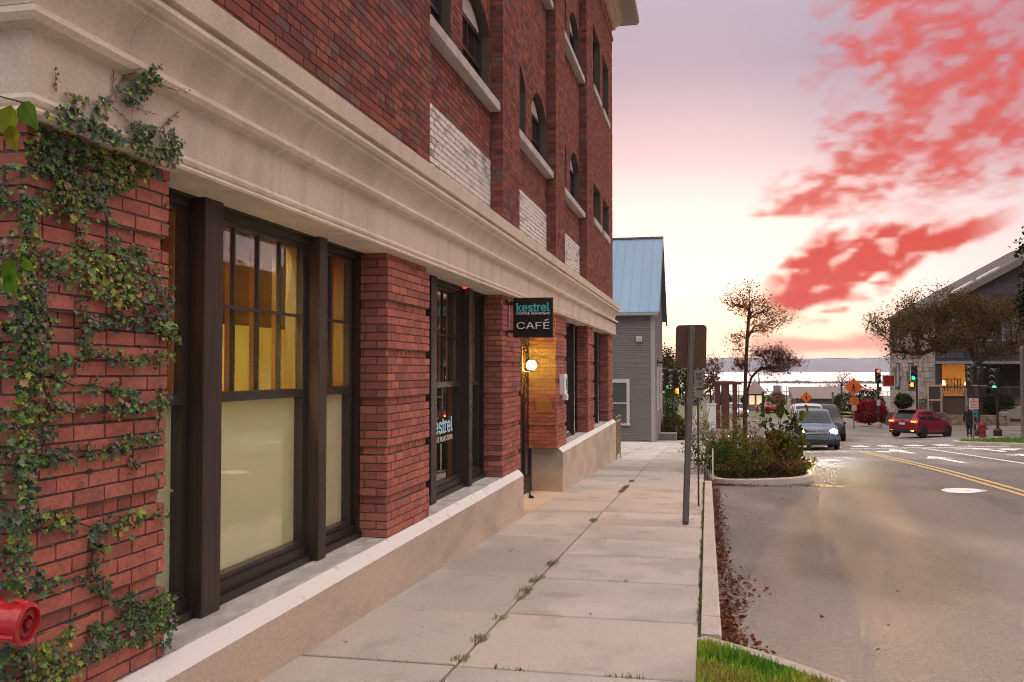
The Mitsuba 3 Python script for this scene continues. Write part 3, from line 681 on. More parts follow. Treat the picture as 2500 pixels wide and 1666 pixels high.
for _ in range(2300):
    y = 6.55 + (19.2 - 6.55) * r.random() ** 1.5; w = (.30 * (.5 + .9 * meshkit.noise(np.array([[y * .8, 0, 0]]))[0]) if y < 9.5 else .16) ; x = .10 + abs(r.normal(0, .45)) * w
    if y < 7 and x > .10: y = max(y, 6.6 + .0)
    pts.append((x, y))
for _ in range(500): t = r.random(); pts.append((.1 + 2.0 * t * r.random(), 20.0 - .15 * r.random() - abs(r.normal(0, .12)) + 1.0 * t * 0))
for _ in range(40): pts.append((r.uniform(.3, 6), r.uniform(6, 18)))
add('fallen_leaves', litter(pts, 6), 'leaf', label='brown fallen leaves lying along the gutter', cat='leaves', kind='stuff')
m = litter([(r.uniform(-2.45, -.1), r.uniform(3.5, 20)) for _ in range(36)], 7, .008, .022, .135, up=.004); add('leaf_crumbs', m, 'leaf', label='small leaf crumbs scattered on the pavement', cat='leaves', kind='stuff')

# far right: a raised lawn with a concrete kerb
rk = smooth_line([(30, 47.8), (15, 47.2), (11.6, 46.6), (10.55, 45.6), (10.6, 44.2), (11.5, 42.0), (12.7, 38.5), (13.6, 35), (14.2, 30), (14.4, 20), (14.4, -10)], 90)
curved_kerb('far_kerb', rk, .24, .15)
rpoly = Polygon([tuple(p) for p in rk] + [(40, -10), (40, 47.8)]).buffer(-.08)
flat(rpoly, 'lawn_base', 'far_lawn', None, dz=.145, kind='structure')
v, f, c = blades(rpoly.intersection(sbox(9, 30, 24, 48)), 26000, .06, .16, 12, lambda y, x: zr(y, x) + .13, [(.09, .20, .03), (.14, .24, .03), (.20, .25, .045)], .012)
add('grass', (v, f), 'blade', color=c, label='green lawn of the raised corner across the street', cat='grass', kind='stuff')

# lake, breakwater, far shore
P('lake_water', (.93, .90, .88), .16, mikit.proc(lambda p, n, uv: fbm(p.x * .12, p.y * .3, 0, 2) * .05, .5), two=False, specular=.9)  # near-white base stands in for bright sky mirrored by the water
ly, lz = [285.0], [-7.6]; rl = np.random.default_rng(17)
while ly[-1] < 5000:
    w_ = rl.uniform(1.6, 3.2) * (1 if ly[-1] < 1200 else 4); h_ = w_ * rl.uniform(.045, .085); ly += [ly[-1] + w_ * .93, ly[-1] + w_]; lz += [-7.6 + h_, -7.6]
lv = np.array([[x, y, z] for y, z in zip(ly, lz) for x in (-6000.0, -600.0, 600.0, 6000.0)]); n_ = len(ly)
lf_ = np.array([[[i * 4 + k, i * 4 + k + 1, i * 4 + k + 5], [i * 4 + k, i * 4 + k + 5, i * 4 + k + 4]] for i in range(n_ - 1) for k in range(3)]).reshape(-1, 3)
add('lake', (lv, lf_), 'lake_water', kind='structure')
P('rock', (.10, .085, .075), .9)
bx = np.linspace(-420, 420, 240); r = np.random.default_rng(2)
bt = np.maximum(r.normal(1.0, .35, 240), .3) + .5; m = MB(); v, f = [], []
for i, x in enumerate(bx): v += [[x, 628, -8], [x, 631, -7.5 + bt[i]], [x, 634, -7.5 + bt[i]], [x, 637, -8]]
for i in range(239):
    for k in range(3): f += [[i * 4 + k, i * 4 + 4 + k, i * 4 + 5 + k], [i * 4 + k, i * 4 + 5 + k, i * 4 + 1 + k]]
add('breakwater', (np.array(v), np.array(f)), 'rock', label='long low rock breakwater lying out in the lake', cat='breakwater')
P('hazed_forest', (.06, .058, .095), .95)  # violet of the distant haze mixed into the forest colour
def ridge(name, y, amp, base, seed, hw=7000):
    x = np.linspace(-hw, hw, 500); q = np.stack([x / 900, 0 * x, 0 * x + seed], -1); h = base + amp * meshkit.fbm(q, 5, seed) + 14 * meshkit.fbm(q * 7, 3, seed + 1)
    v, f = [], []
    for i in range(500):
        for k, (dy, hh) in enumerate(((0, 0), (150, .35), (420, .75), (800, 1), (1500, .6))):
            v.append([x[i], y + dy + 60 * math.sin(x[i] / 310 + k), -9 + hh * h[i] * (1 + .05 * math.sin(x[i] / 77 + k * 2))])
    for i in range(499):
        for k in range(4): f += [[i * 5 + k, i * 5 + 5 + k, i * 5 + 6 + k], [i * 5 + k, i * 5 + 6 + k, i * 5 + 1 + k]]
    add(name, (np.array(v), np.array(f)), 'hazed_forest', smooth=True, kind='structure')
ridge('hills', 3500, 30, 34, 3, 5000)

# ------------------------------------------------------------------ plants
def leaf_shape(kind):
    if kind == 'ivy':
        v = [(0, 0, 0), (.52, .30, .10), (.30, .50, .0), (.62, .62, .06), (.22, .78, .02), (0, 1.1, -.10), (-.22, .78, .02), (-.62, .62, .06), (-.30, .50, .0), (-.52, .30, .10), (0, .5, -.06)]
        f = [[10, i, i + 1] for i in range(0, 9)] + [[10, 9, 0]]
    elif kind == 'broad':
        v = [(0, 0, 0), (.30, .2, .05), (.42, .5, .04), (.25, .85, 0), (0, 1.15, -.1), (-.25, .85, 0), (-.42, .5, .04), (-.30, .2, .05), (0, .55, -.05)]
        f = [[8, i, i + 1] for i in range(0, 7)] + [[8, 7, 0]]
    elif kind == 'slim':
        v = [(0, 0, 0), (.14, .45, .04), (0, 1, -.08), (-.14, .45, .04), (0, .5, 0)]; f = [[4, 0, 1], [4, 1, 2], [4, 2, 3], [4, 3, 0]]
    else:
        v = [(0, 0, 0), (.36, .45, .05), (0, 1, -.05), (-.36, .45, .05)]; f = [[0, 1, 3], [1, 2, 3]]
    return np.array(v, float), np.array(f)
def leaves(pos, out, size, kind, pal, seed, droop=.4, jit=.9, sizej=.35):
    """many leaves in one mesh: pos (n, 3), out = direction each leaf faces"""
    r = np.random.default_rng(seed); n = len(pos); lv, lf = leaf_shape(kind)
    nz = np.asarray(out, float) + r.normal(0, jit, (n, 3)) * .55; nz /= np.linalg.norm(nz, axis=1, keepdims=True) + 1e-9
    up = np.array([0, 0, -1.0]) * droop + r.normal(0, .7, (n, 3)); ey = up - (up * nz).sum(1, keepdims=True) * nz; ey /= np.linalg.norm(ey, axis=1, keepdims=True) + 1e-9
    ex = np.cross(ey, nz); s = size * np.exp(r.normal(0, sizej, n))[:, None, None]
    v = pos[:, None] + s * (lv[None, :, :1] * ex[:, None] + lv[None, :, 1:2] * ey[:, None] + lv[None, :, 2:] * nz[:, None])
    f = (lf[None] + (np.arange(n) * len(lv))[:, None, None]).reshape(-1, 3)
    pal = np.array(pal); c = pal[r.integers(len(pal), size=n)] * r.uniform(.6, 1.35, (n, 1))
    return v.reshape(-1, 3), f, np.repeat(c, len(lv), 0), v, c
scene['ivy_leaf'] = {'type': 'twosided', 'bsdf': {'type': 'principled', 'base_color': VC, 'roughness': .33, 'specular': .55}}
P('twig', mikit.proc(lambda p, n, uv: mix((.10, .065, .045), (.06, .04, .03), noise(p.x * 40, p.y * 40, p.z * 12))), .9)
P('red_twig', (.16, .055, .04), .8)
AREAS = [([(3.07, 2.57), (3.16, 2.67), (3.32, 2.75), (3.54, 2.75), (3.62, 2.7), (3.74, 2.71), (3.89, 2.73), (3.97, 2.7), (3.96, 2.59), (3.82, 2.45), (3.66, 2.40), (3.49, 2.33), (3.38, 2.24), (3.26, 2.2), (3.08, 2.22), (3.06, 2.42)], 1.5),
    ([(3.52, 2.8), (3.6, 2.91), (3.71, 2.98), (3.75, 2.92), (3.68, 2.83), (3.59, 2.76)], 1.3),
    ([(3.12, 2.05), (3.22, 2.1), (3.52, 2.1), (3.67, 2.08), (3.76, 1.98), (3.67, 1.84), (3.47, 1.92), (3.2, 1.95)], 1.0),
    ([(3.63, 2.15), (3.82, 2.18), (3.98, 2.1), (4.06, 2.01), (4.04, 1.92), (4.06, 1.81), (4.08, 1.71), (3.99, 1.74), (3.86, 1.85), (3.73, 1.87), (3.64, 1.93)], .8),
    ([(3.03, 2.3), (3.1, 2.3), (3.13, 2.02), (3.17, 1.93), (3.21, 1.8), (3.18, 1.6), (3.14, 1.45), (3.12, 1.29), (3.13, 1.13), (3.11, .98), (3.11, .82), (3.10, .5), (3.03, .5)], 1.6),
    ([(3.25, .53), (3.37, .54), (3.61, .53), (3.85, .53), (4.05, .52), (4.11, .39), (4.07, .24), (3.95, .31), (3.7, .36), (3.38, .35), (3.28, .31), (3.09, .3), (3.08, .51), (3.1, .54)], 1.0)]
STRANDS = [([(3.28, 2.31), (3.35, 2.22), (3.43, 2.12), (3.52, 2.07)], .050), ([(3.38, 2.34), (3.55, 2.3), (3.59, 2.16), (3.54, 2.1)], .045), ([(3.42, 1.8), (3.67, 1.81), (3.96, 1.8), (4.08, 1.75)], .045),
    ([(3.39, 1.88), (3.44, 1.69), (3.45, 1.64)], .058), ([(3.09, 1.64), (3.27, 1.64), (3.53, 1.66), (3.77, 1.64), (3.99, 1.65), (4.06, 1.67)], .050), ([(3.2, 1.6), (3.32, 1.54), (3.56, 1.52), (3.77, 1.47), (3.8, 1.4)], .046),
    ([(3.12, 1.47), (3.4, 1.44), (3.68, 1.42), (4.0, 1.44)], .032), ([(4.0, 1.53), (3.98, 1.33)], .039), ([(3.08, 1.24), (3.26, 1.26), (3.51, 1.25), (3.77, 1.27), (3.98, 1.29)], .053), ([(3.76, 1.21), (3.81, 1.14)], .028),
    ([(3.08, 1.03), (3.19, 1.01), (3.39, .97), (3.52, .92), (3.78, .93), (4.01, .91)], .060), ([(3.55, .9), (3.5, .82), (3.51, .7), (3.61, .6)], .053), ([(3.09, .78), (3.2, .76), (3.42, .73), (3.52, .73)], .056),
    ([(3.61, .6), (3.76, .55), (4.02, .5)], .036), ([(3.07, 1.67), (3.16, 1.6), (3.23, 1.46), (3.19, 1.35)], .063), ([(3.21, 1.34), (3.14, 1.19), (3.1, 1.05)], .042)]
r = np.random.default_rng(21); pp, stem = [], MB()
from shapely import contains_xy
for poly, dens in AREAS:
    g = Polygon(poly).buffer(0); x0, y0, x1, y1 = g.bounds; q = r.uniform([x0, y0], [x1, y1], (int(8000 * dens * (x1 - x0) * (y1 - y0)), 2))
    q = q[contains_xy(g, q[:, 0], q[:, 1])]; hole = meshkit.fbm(np.stack([q[:, 0] * 9, q[:, 1] * 9, 0 * q[:, 0]], -1), 3, 5); pp.append(q[hole > .33])
for ln, w in STRANDS:
    c = np.array(ln); s = np.concatenate([[0], np.cumsum(np.linalg.norm(np.diff(c, axis=0), axis=1))]); n = int(s[-1] * w * 9000) + 8; t = r.uniform(0, s[-1], n)
    q = np.stack([np.interp(t, s, c[:, 0]), np.interp(t, s, c[:, 1])], -1) + r.normal(0, w * .46, (n, 2)) * [1, .8]; hole = meshkit.fbm(np.stack([q[:, 0] * 11, q[:, 1] * 11, 0 * q[:, 0]], -1), 3, 6); pp.append(q[hole > .40])
    tt = np.linspace(0, s[-1], 12); z = np.interp(tt, s, c[:, 1]); stem.tube(np.stack([0 * tt - 2.568 + .02 * (z > 2.56) * 3, np.interp(tt, s, c[:, 0]) + r.normal(0, .006, 12), z + r.normal(0, .006, 12)], -1), .0042, 5)
pp.append(r.uniform([3.08, .3], [4.05, 2.5], (170, 2))); q = np.concatenate(pp); zz = q[:, 1]; q = q[(q[:, 0] < 4.13)]
xo = np.where(q[:, 1] > 2.56, np.where(q[:, 1] > 2.88, -2.45, -2.49), XF) + r.uniform(.004, .05, len(q))
pos = np.stack([xo, q[:, 0], q[:, 1]], -1)
# round the corner, on the wall that faces up the street
m_ = 2200; zz = r.uniform(.35, 2.4, m_); side_pos = np.stack([r.uniform(-3.05, -2.57, m_), 3.075 - r.uniform(0, .05, m_), zz], -1); side_pos = side_pos[meshkit.fbm(side_pos * 6, 3, 9) > .42]
IVY = [(.035, .10, .025), (.06, .15, .035), (.03, .075, .035), (.11, .21, .03), (.075, .10, .06), (.16, .24, .03), (.20, .13, .10), (.04, .09, .06), (.03, .06, .02)]
iv = thing('ivy', 'green ivy with small leaves climbing the corner brick pier up onto the limestone', 'ivy')
v, f, c, lv, lc = leaves(pos, np.tile([1.0, -.25, .35], (len(pos), 1)), .0160, 'ivy', IVY, 31, sizej=.36)
clump = meshkit.fbm(np.stack([pos[:, 1] * 5, pos[:, 2] * 5, 0 * pos[:, 0]], -1), 3, 77); tint = (.55 + .9 * clump)[:, None] * np.where((meshkit.noise(pos * 4 + 9, 5) > .62)[:, None], [[1.6, 1.35, .8]], [[1, 1, 1]]); lc = lc * tint; c = np.repeat(lc, lv.shape[1], 0)
near = np.argsort(pos[:, 1] + r.uniform(0, .6, len(pos)))[:300]; mask = np.zeros(len(pos), bool); mask[near] = True; lf = leaf_shape('ivy')[1]
for k in near: add('leaf', (lv[k], lf), 'ivy_leaf', iv, color=np.repeat(lc[k][None], len(lv[k]), 0))
kk = np.where(~mask)[0]; nvl = lv.shape[1]
add('foliage', (lv[kk].reshape(-1, 3), (lf[None] + (np.arange(len(kk)) * nvl)[:, None, None]).reshape(-1, 3)), 'ivy_leaf', iv, color=np.repeat(lc[kk], nvl, 0), kind='stuff')
v, f, c, _, _ = leaves(side_pos, np.tile([.2, -1.0, .35], (len(side_pos), 1)), .022, 'ivy', IVY, 33)
add('foliage', (v, f), 'ivy_leaf', iv, color=c, kind='stuff')
add('stem', stem, 'twig', iv)
rt, tl = MB(), []
for ln in ([(3.5, 2.89), (3.49, 2.78), (3.43, 2.65)], [(3.6, 2.94), (3.56, 2.86), (3.53, 2.74)], [(3.69, 2.91), (3.86, 2.93), (4.0, 2.96)], [(3.66, 2.86), (3.77, 2.83)], [(3.56, 2.78), (3.68, 2.77), (3.82, 2.77)], [(3.5, 2.73), (3.62, 2.69), (3.79, 2.71)], [(3.85, 2.72), (3.94, 2.81), (4.02, 2.86)], [(3.65, 2.68), (3.85, 2.72), (3.94, 2.67)], [(3.14, 2.69), (3.13, 2.73), (3.14, 2.76)], [(3.19, 2.7), (3.31, 2.72), (3.42, 2.71)]):
    c = np.array(ln); t = np.linspace(0, 1, 14); s = np.linspace(0, 1, len(c)); y, z = np.interp(t, s, c[:, 0]), np.interp(t, s, c[:, 1]); y = y + np.cumsum(r.normal(0, .003, 14)); z = z + np.cumsum(r.normal(0, .003, 14))
    x = np.where(z > 2.9, -2.445, -2.497); rt.tube(np.stack([x, y, z], -1), np.linspace(.0022, .0009, 14), 4); tl += [(x[i] + .006, y[i] + r.normal(0, .006), z[i] + r.normal(0, .006)) for i in range(14)]
add('runner', rt, 'red_twig', iv, label='thin reddish ivy runners creeping over the limestone')
v, f, c, _, _ = leaves(np.array(tl), np.tile([1.0, -.2, .3], (len(tl), 1)), .010, 'ivy', [(.16, .07, .04), (.12, .14, .04), (.2, .1, .05)], 35)
add('runner_leaves', (v, f), 'ivy_leaf', iv, color=c, kind='stuff')

# larger leaves of another vine hanging in at the very left
bv = thing('broad_leaf_vine', 'large yellow green leaves hanging at the left edge before the ivy', 'vine')
st = MB().tube([[-2.42, 2.62, 3.0], [-2.2, 2.5, 2.47], [-2.10, 2.49, 2.44]], .003, 5).tube([[-2.5, 2.6, 2.2], [-2.25, 2.5, 1.98], [-2.13, 2.5, 1.94]], .003, 5)
add('stem', st, 'twig', bv)
for i, (x, z, s, rot, col) in enumerate([(-2.105, 2.445, .085, .5, (.10, .22, .03)), (-2.155, 2.44, .10, -.15, (.20, .28, .03)), (-2.16, 2.38, .075, .1, (.26, .24, .03)), (-2.15, 1.95, .075, -.5, (.09, .20, .02)), (-2.175, 1.91, .07, .2, (.12, .24, .03)), (-2.135, 1.95, .045, .8, (.14, .26, .03))]):
    l, fl = leaf_shape('broad'); l = l * s; ca, sa = math.cos(rot), math.sin(rot)
    w = np.stack([x + l[:, 0] * ca + l[:, 1] * sa, 2.5 - l[:, 2] * 2 + .01 * i, z - l[:, 1] * ca + l[:, 0] * sa], -1)
    add('leaf', (w, fl), 'leaf', bv, color=np.array([col] * len(l)) * np.array([[.85 + .3 * (k % 3) / 2] for k in range(len(l))]))

# ------------------------------------------------------------------ things on the building
P('red_enamel', (.42, .008, .016), .22, clearcoat=.8, specular=.6)
P('red_enamel_dark', (.20, .006, .010), .35)
P('brass_dull', (.45, .30, .12), .4, metallic=.8)
fc = thing('fire_hose_connection', 'red painted fire hose connection sticking out of the corner pier through the ivy', 'fire hose connection')
a0 = np.array([-2.345, 2.83, .712]); ax = np.array([1, .12, -.06]); ax /= np.linalg.norm(ax)
add('body', lathe([(.0, -.24), (.062, -.24), (.064, -.12), (.070, -.11), (.074, -.10), (.070, -.085), (.066, -.08), (.068, -.02), (.074, -.015), (.076, .0), (.074, .018), (.060, .024), (.056, .006)], a0, ax, 28), 'red_enamel', fc, smooth=40)
add('cap', lathe([(.058, .008), (.050, .004), (.046, .014), (.03, .016), (.026, .006), (.018, .008), (.016, .022), (.0, .024)], a0, ax, 24), 'red_enamel_dark', fc, smooth=30)
add('lug', MB().mesh(hullpts([(a0 + ax * .01 + [0, 0, .074], .009), (a0 - ax * .03 + [0, 0, .078], .009)], 8)).mesh(hullpts([(a0 + ax * .01 + [0, -.07, -.03], .009), (a0 - ax * .03 + [0, -.074, -.03], .009)], 8)), 'red_enamel', fc)
add('pipe', MB().tube([a0 - ax * .2, a0 - ax * .3, a0 - ax * .36 + [0, .06, 0], a0 - ax * .38 + [0, .35, 0]], .055, 14), 'red_enamel', fc, smooth=40)

# the hanging café sign
P('sign_black', (.012, .010, .010), .35, specular=.5)
P('sign_teal', (.09, .52, .56), .5); P('sign_white', (.80, .78, .74), .5)
sg = thing('cafe_sign', 'square black blade sign with teal and white lettering hanging over the café doorway', 'sign')
SY = 12.0
add('board', rbox(-2.515, -1.985, SY - .02, SY + .02, 2.035, 2.555, .008, 6), 'sign_black', sg)
add('edge', MB().box(-2.52, -1.98, SY - .012, SY + .012, 2.027, 2.035).box(-1.985, -1.979, SY - .012, SY + .012, 2.027, 2.56), 'sash_paint', sg)
def text_on(parent, s, h, width, origin, ex, ez, bsdf, name='lettering', bold=False, both=False, depth=.003, serif=False, **kw):
    """lettering laid on a surface: origin = lower left, ex = reading direction, ez = up"""
    t = meshkit.text_mesh(s, h, depth, bold)
    if serif:
        b0 = t.bounds; parts = [t]
        for (x, z, w, hh) in serif:
            x, w = b0[0][0] + x * (b0[1][0] - b0[0][0]), w * (b0[1][0] - b0[0][0]); parts.append(trimesh.creation.box((w, hh * h, depth), transform=trimesh.transformations.translation_matrix((x, z * h, depth / 2))))
        t = trimesh.util.concatenate(parts)
    v = np.array(t.vertices); sx = width / (v[:, 0].max() - v[:, 0].min()); v[:, 0] = (v[:, 0] - v[:, 0].min()) * sx
    ex, ez = np.array(ex, float), np.array(ez, float); ny = np.cross(ex, ez)
    w = np.array(origin) + v[:, :1] * ex + v[:, 1:2] * ez + v[:, 2:] * ny
    return add(name, (w, np.array(t.faces)), bsdf, parent, **kw)
KS = [(.07, .03, .11, .06), (.19, .03, .09, .06), (.03, .97, .06, .06), (.525, .03, .10, .06), (.67, .03, .10, .06), (.965, .03, .08, .06), (.94, .97, .06, .06), (.62, .62, .05, .06)]
text_on(sg, 'kestrel', .109, .448, (-2.468, SY - .0215, 2.373), (1, 0, 0), (0, 0, 1), 'sign_teal', bold=True, serif=KS, label='teal lettering kestrel')
text_on(sg, 'COFFEE ROASTERS', .029, .448, (-2.468, SY - .0215, 2.331), (1, 0, 0), (0, 0, 1), 'sign_white', bold=True)
text_on(sg, 'CAFE', .090, .438, (-2.464, SY - .0215, 2.14), (1, 0, 0), (0, 0, 1), 'sign_white', label='white lettering CAFÉ')
add('accent', MB().prism(Polygon([(0, 0), (.05, .018), (.058, .0335), (.008, .0165)]), 0, .003, [[1, 0, 0], [0, 0, 1], [0, 1, 0]]).arr()[0:1] and (np.array(MB().prism(Polygon([(0, 0), (.055, .012), (.055, .026), (0, .014)]), -.003, 0, XZ).arr()[0]) + [-2.09, SY - .0215, 2.245], MB().prism(Polygon([(0, 0), (.055, .012), (.055, .026), (0, .014)]), -.003, 0, XZ).arr()[1]), 'sign_white', sg)
add('bracket', MB().box(-2.58, -2.51, SY - .015, SY + .015, 2.46, 2.50).box(-2.58, -2.51, SY - .015, SY + .015, 2.09, 2.13).box(-2.585, -2.57, SY - .04, SY + .04, 2.05, 2.54), 'sash_paint', sg)

# the globe lamp in the doorway
P('lamp_metal', (.32, .24, .14), .45, metallic=.3)
lg = thing('globe_wall_lamp', 'glowing round globe lamp on a thin bracket beside the café door', 'lamp')
LX, LY, LZ = -2.904, 15.35, 1.674
scene[lg + '__globe'] = mikit.ply(trimesh.creation.icosphere(3, .088).apply_translation([LX, LY, LZ]), 'white_lamp', smooth=True, emitter={'type': 'area', 'radiance': rgb(290, 112, 13.0)})
add('bracket', MB().box(-3.075, -3.05, LY - .03, LY - .005, 1.2, 2.57).box(-3.12, -2.96, LY - .04, LY - .01, 2.03, 2.12), 'lamp_metal', lg)
add('arm', MB().tube([[-3.055, LY, 1.62], [-3.03, LY, 1.57], [-2.99, LY, 1.565], [LX, LY, 1.575], [LX, LY, 1.60]], .009, 8), 'lamp_metal', lg)
add('gallery', lathe([(.0, 0), (.045, 0), (.05, .02), (.04, .03)], (LX, LY, 1.585), n=16), 'lamp_metal', lg)
P('bronze', (.30, .19, .06), .45, metallic=.5)
pq = thing('plaque', 'small bronze plaque with lines of text on the lamp lit brick pier', 'plaque')
PYY = pier_y[3][0]
add('plate', rbox(-2.93, -2.665, PYY - .025, PYY + .01, .86, 1.065, .006, 4), 'bronze', pq)
add('border', MB().box(-2.93, -2.665, PYY - .03, PYY - .024, 1.053, 1.065).box(-2.93, -2.665, PYY - .03, PYY - .024, .86, .872).box(-2.93, -2.918, PYY - .03, PYY - .024, .86, 1.065).box(-2.677, -2.665, PYY - .03, PYY - .024, .86, 1.065), 'brass_dull', pq)
tx = MB()
for k in range(6):
    x = -2.90
    while x < -2.70: w = rb.uniform(.012, .035); tx.box(x, min(x + w, -2.69), PYY - .0275, PYY - .0245, 1.025 - k * .026, 1.035 - k * .026); x += w + .008
add('text_lines', tx, 'brass_dull', pq)
P('white_metal', (.78, .78, .80), .4)
mb_ = thing('menu_box', 'white display box with a slot on the front of the lamp lit brick pier', 'display box')
add('case', rbox(XF, XF + .10, 16.3, 16.62, 1.15, 1.52, .012, 6), 'white_metal', mb_)
add('slot', MB().box(XF + .098, XF + .104, 16.46, 16.55, 1.24, 1.44), 'sash_paint', mb_); add('flap', rbox(XF + .02, XF + .12, 16.48, 16.60, 1.05, 1.16, .006, 4), 'white_metal', mb_)
# lettering and stickers on the second shop window
text_on(w2, 'kestrel', .165, .86, (-2.893, 9.49, .895), (0, 1, 0), (0, 0, 1), 'window_teal' if False else 'sign_pale', bold=True, serif=KS) if scene.setdefault('sign_pale', {'type': 'twosided', 'bsdf': {'type': 'principled', 'base_color': rgb(.42, .74, .86), 'roughness': .5}}) else None
text_on(w2, 'COFFEE ROASTERS', .055, .92, (-2.893, 9.43, .80), (0, 1, 0), (0, 0, 1), 'sign_white')
text_on(w2, 'CAFE', .125, .42, (-2.893, 10.72, .91), (0, 1, 0), (0, 0, 1), 'sign_white'); add('accent', MB().box(-2.893, -2.890, 11.06, 11.12, 1.06, 1.075), 'sign_white', w2)
P('sticker_red', (.55, .03, .03), .5)
add('sticker', MB().box(-2.893, -2.890, 11.18, 11.26, .42, .52), 'sticker_red', w2); add('sticker', MB().box(-2.893, -2.890, 11.18, 11.26, .52, .60), 'sign_white', w2)
scene['red_glow'] = {'type': 'twosided', 'bsdf': {'type': 'diffuse', 'reflectance': rgb(.5, .05, .04)}}
al = thing('alarm_light', 'tiny red light under the soffit above the second shop window', 'light')
scene[al + '__lens'] = mikit.ply(MB().box(-2.80, -2.78, 10.47, 10.55, 2.558, 2.573).arr(), 'red_glow', emitter={'type': 'area', 'radiance': rgb(2.2, .06, .04)})
# railing past the far corner
P('rail_paint', (.34, .25, .16), .5)
rg = thing('railing', 'small metal railing panel at the far end of the brick building', 'railing')
m = MB()
def rz(y): return float(zs(y))
for y in (26.05, 27.3): m.box(-2.52, -2.49, y, y + .03, rz(y) - .05, rz(y) + 1.22)
for h in (1.2, 1.08, .1): m.box(-2.517, -2.493, 26.05, 27.33, rz(26.7) + h, rz(26.7) + h + .025)
add('frame', m, 'rail_paint', rg)
for k in range(12): add('baluster', MB().box(-2.511, -2.499, 26.14 + k * .1, 26.152 + k * .1, rz(26.7) + .1, rz(26.7) + 1.08), 'rail_paint', rg)
# doorstop / small bird-like wedge by the door
ds = add('door_stop', MB().mesh(hullpts([((-2.86, 15.0, rz(15.0) + .03), .03), ((-2.80, 14.95, rz(15) + .025), .02)], 8)).mesh(hullpts([((-2.87, 15.0, rz(15.0) + .07), .018), ((-2.87, 15.02, rz(15) + .11), .012)], 8)), 'sash_paint', label='small black door stop lying on the café doorstep', cat='door stop')

# the traffic sign seen from behind
P('sign_back', mikit.proc(lambda p, n, uv: mix((.13, .068, .038), (.09, .048, .03), fbm(p.x * 6, p.y * 6, p.z * 3, 3))), .55)
P('galvanised', mikit.proc(lambda p, n, uv: mix((.22, .195, .18), (.14, .125, .115), fbm(p.x * 30, p.y * 30, p.z * 5, 3))), .5, metallic=.35)
sp = thing('traffic_sign', 'brown back of a large rounded traffic sign on a perforated steel post at the kerb', 'traffic sign')
SX, SYY = -.285, 12.4; zb = rz(12.4)
def post_x(z): return SX + (z - zb) * .038
v, f = [], []
pts = [(-.042, -.012), (-.026, -.012), (-.018, .018), (.018, .018), (.026, -.012), (.042, -.012), (.042, -.004), (.030, -.004), (.022, .026), (-.022, .026), (-.030, -.004), (-.042, -.004)]
m = MB()
Mp = Polygon([(x, -y) for x, y in pts]); mm = MB().prism(Mp, zb + .02, 2.19, XY); V, Fc = mm.arr(); V[:, 0] += SX + (V[:, 2] - zb) * .038; V[:, 1] += SYY - .03; add('post', (V, Fc), 'galvanised', sp)
hm = MB()
for k in range(52):
    z = zb + .12 + k * .051
    if z < 2.15: hm.mesh(trimesh.creation.cylinder(.0085, .004, sections=8, transform=trimesh.transformations.translation_matrix((post_x(z), SYY - .0505, z)) @ trimesh.transformations.rotation_matrix(math.pi / 2, (1, 0, 0))))
add('post_holes', hm, 'joint_dirt', sp, kind='stuff')
pl = sbox(-.20, -.285, .20, .285).buffer(-.05).buffer(.05)
pm = MB().prism(pl, 0, .004, XZ); V, Fc = pm.arr(); V[:, 0] += post_x(1.9) - .005 + V[:, 2] * .03; V[:, 2] += 1.905 ; V[:, 1] += SYY; add('panel', (V, Fc), 'sign_back', sp)
add('bolt', MB().mesh(trimesh.creation.icosphere(1, .011).apply_translation([post_x(2.1), SYY - .052, 2.1])).mesh(trimesh.creation.icosphere(1, .011).apply_translation([post_x(1.72), SYY - .052, 1.72])), 'galvanised', sp)
add('foot', rbox(SX - .035, SX + .035, SYY - .06, SYY + .03, zb - .01, zb + .055, .01, 4), 'sign_back', sp)

# parking-rule plate on a thin post a little further on
P('pole_brown', (.07, .055, .05), .6)
s2 = thing('notice_sign', 'small grey notice plate with a black badge on a thin post behind the big sign', 'sign')
x2, y2 = -.135, 14.6; z2 = rz(y2)
add('post', MB().box(x2 - .014, x2 + .014, y2, y2 + .03, z2, 1.60), 'pole_brown', s2)
P('plate_grey', (.24, .225, .22), .5)
add('plate', MB().box(x2 - .055, x2 + .085, y2 - .012, y2 - .006, 1.16, 1.60), 'plate_grey', s2)
for k in range(2): text_on(s2, ('SKIRT', 'LINES')[k], .046, .10, (x2 - .03, y2 - .0125, 1.50 - k * .058), (1, 0, 0), (0, 0, 1), 'sign_black', bold=True, depth=.002)
add('badge', lathe([(0, .0), (.032, 0), (.032, .003)], (x2 + .03, y2 - .012, 1.385), (0, -1, 0), 18), 'sign_black', s2); add('bar', MB().box(x2 - .02, x2 + .085, y2 - .015, y2 - .012, 1.29, 1.315), 'sign_black', s2)

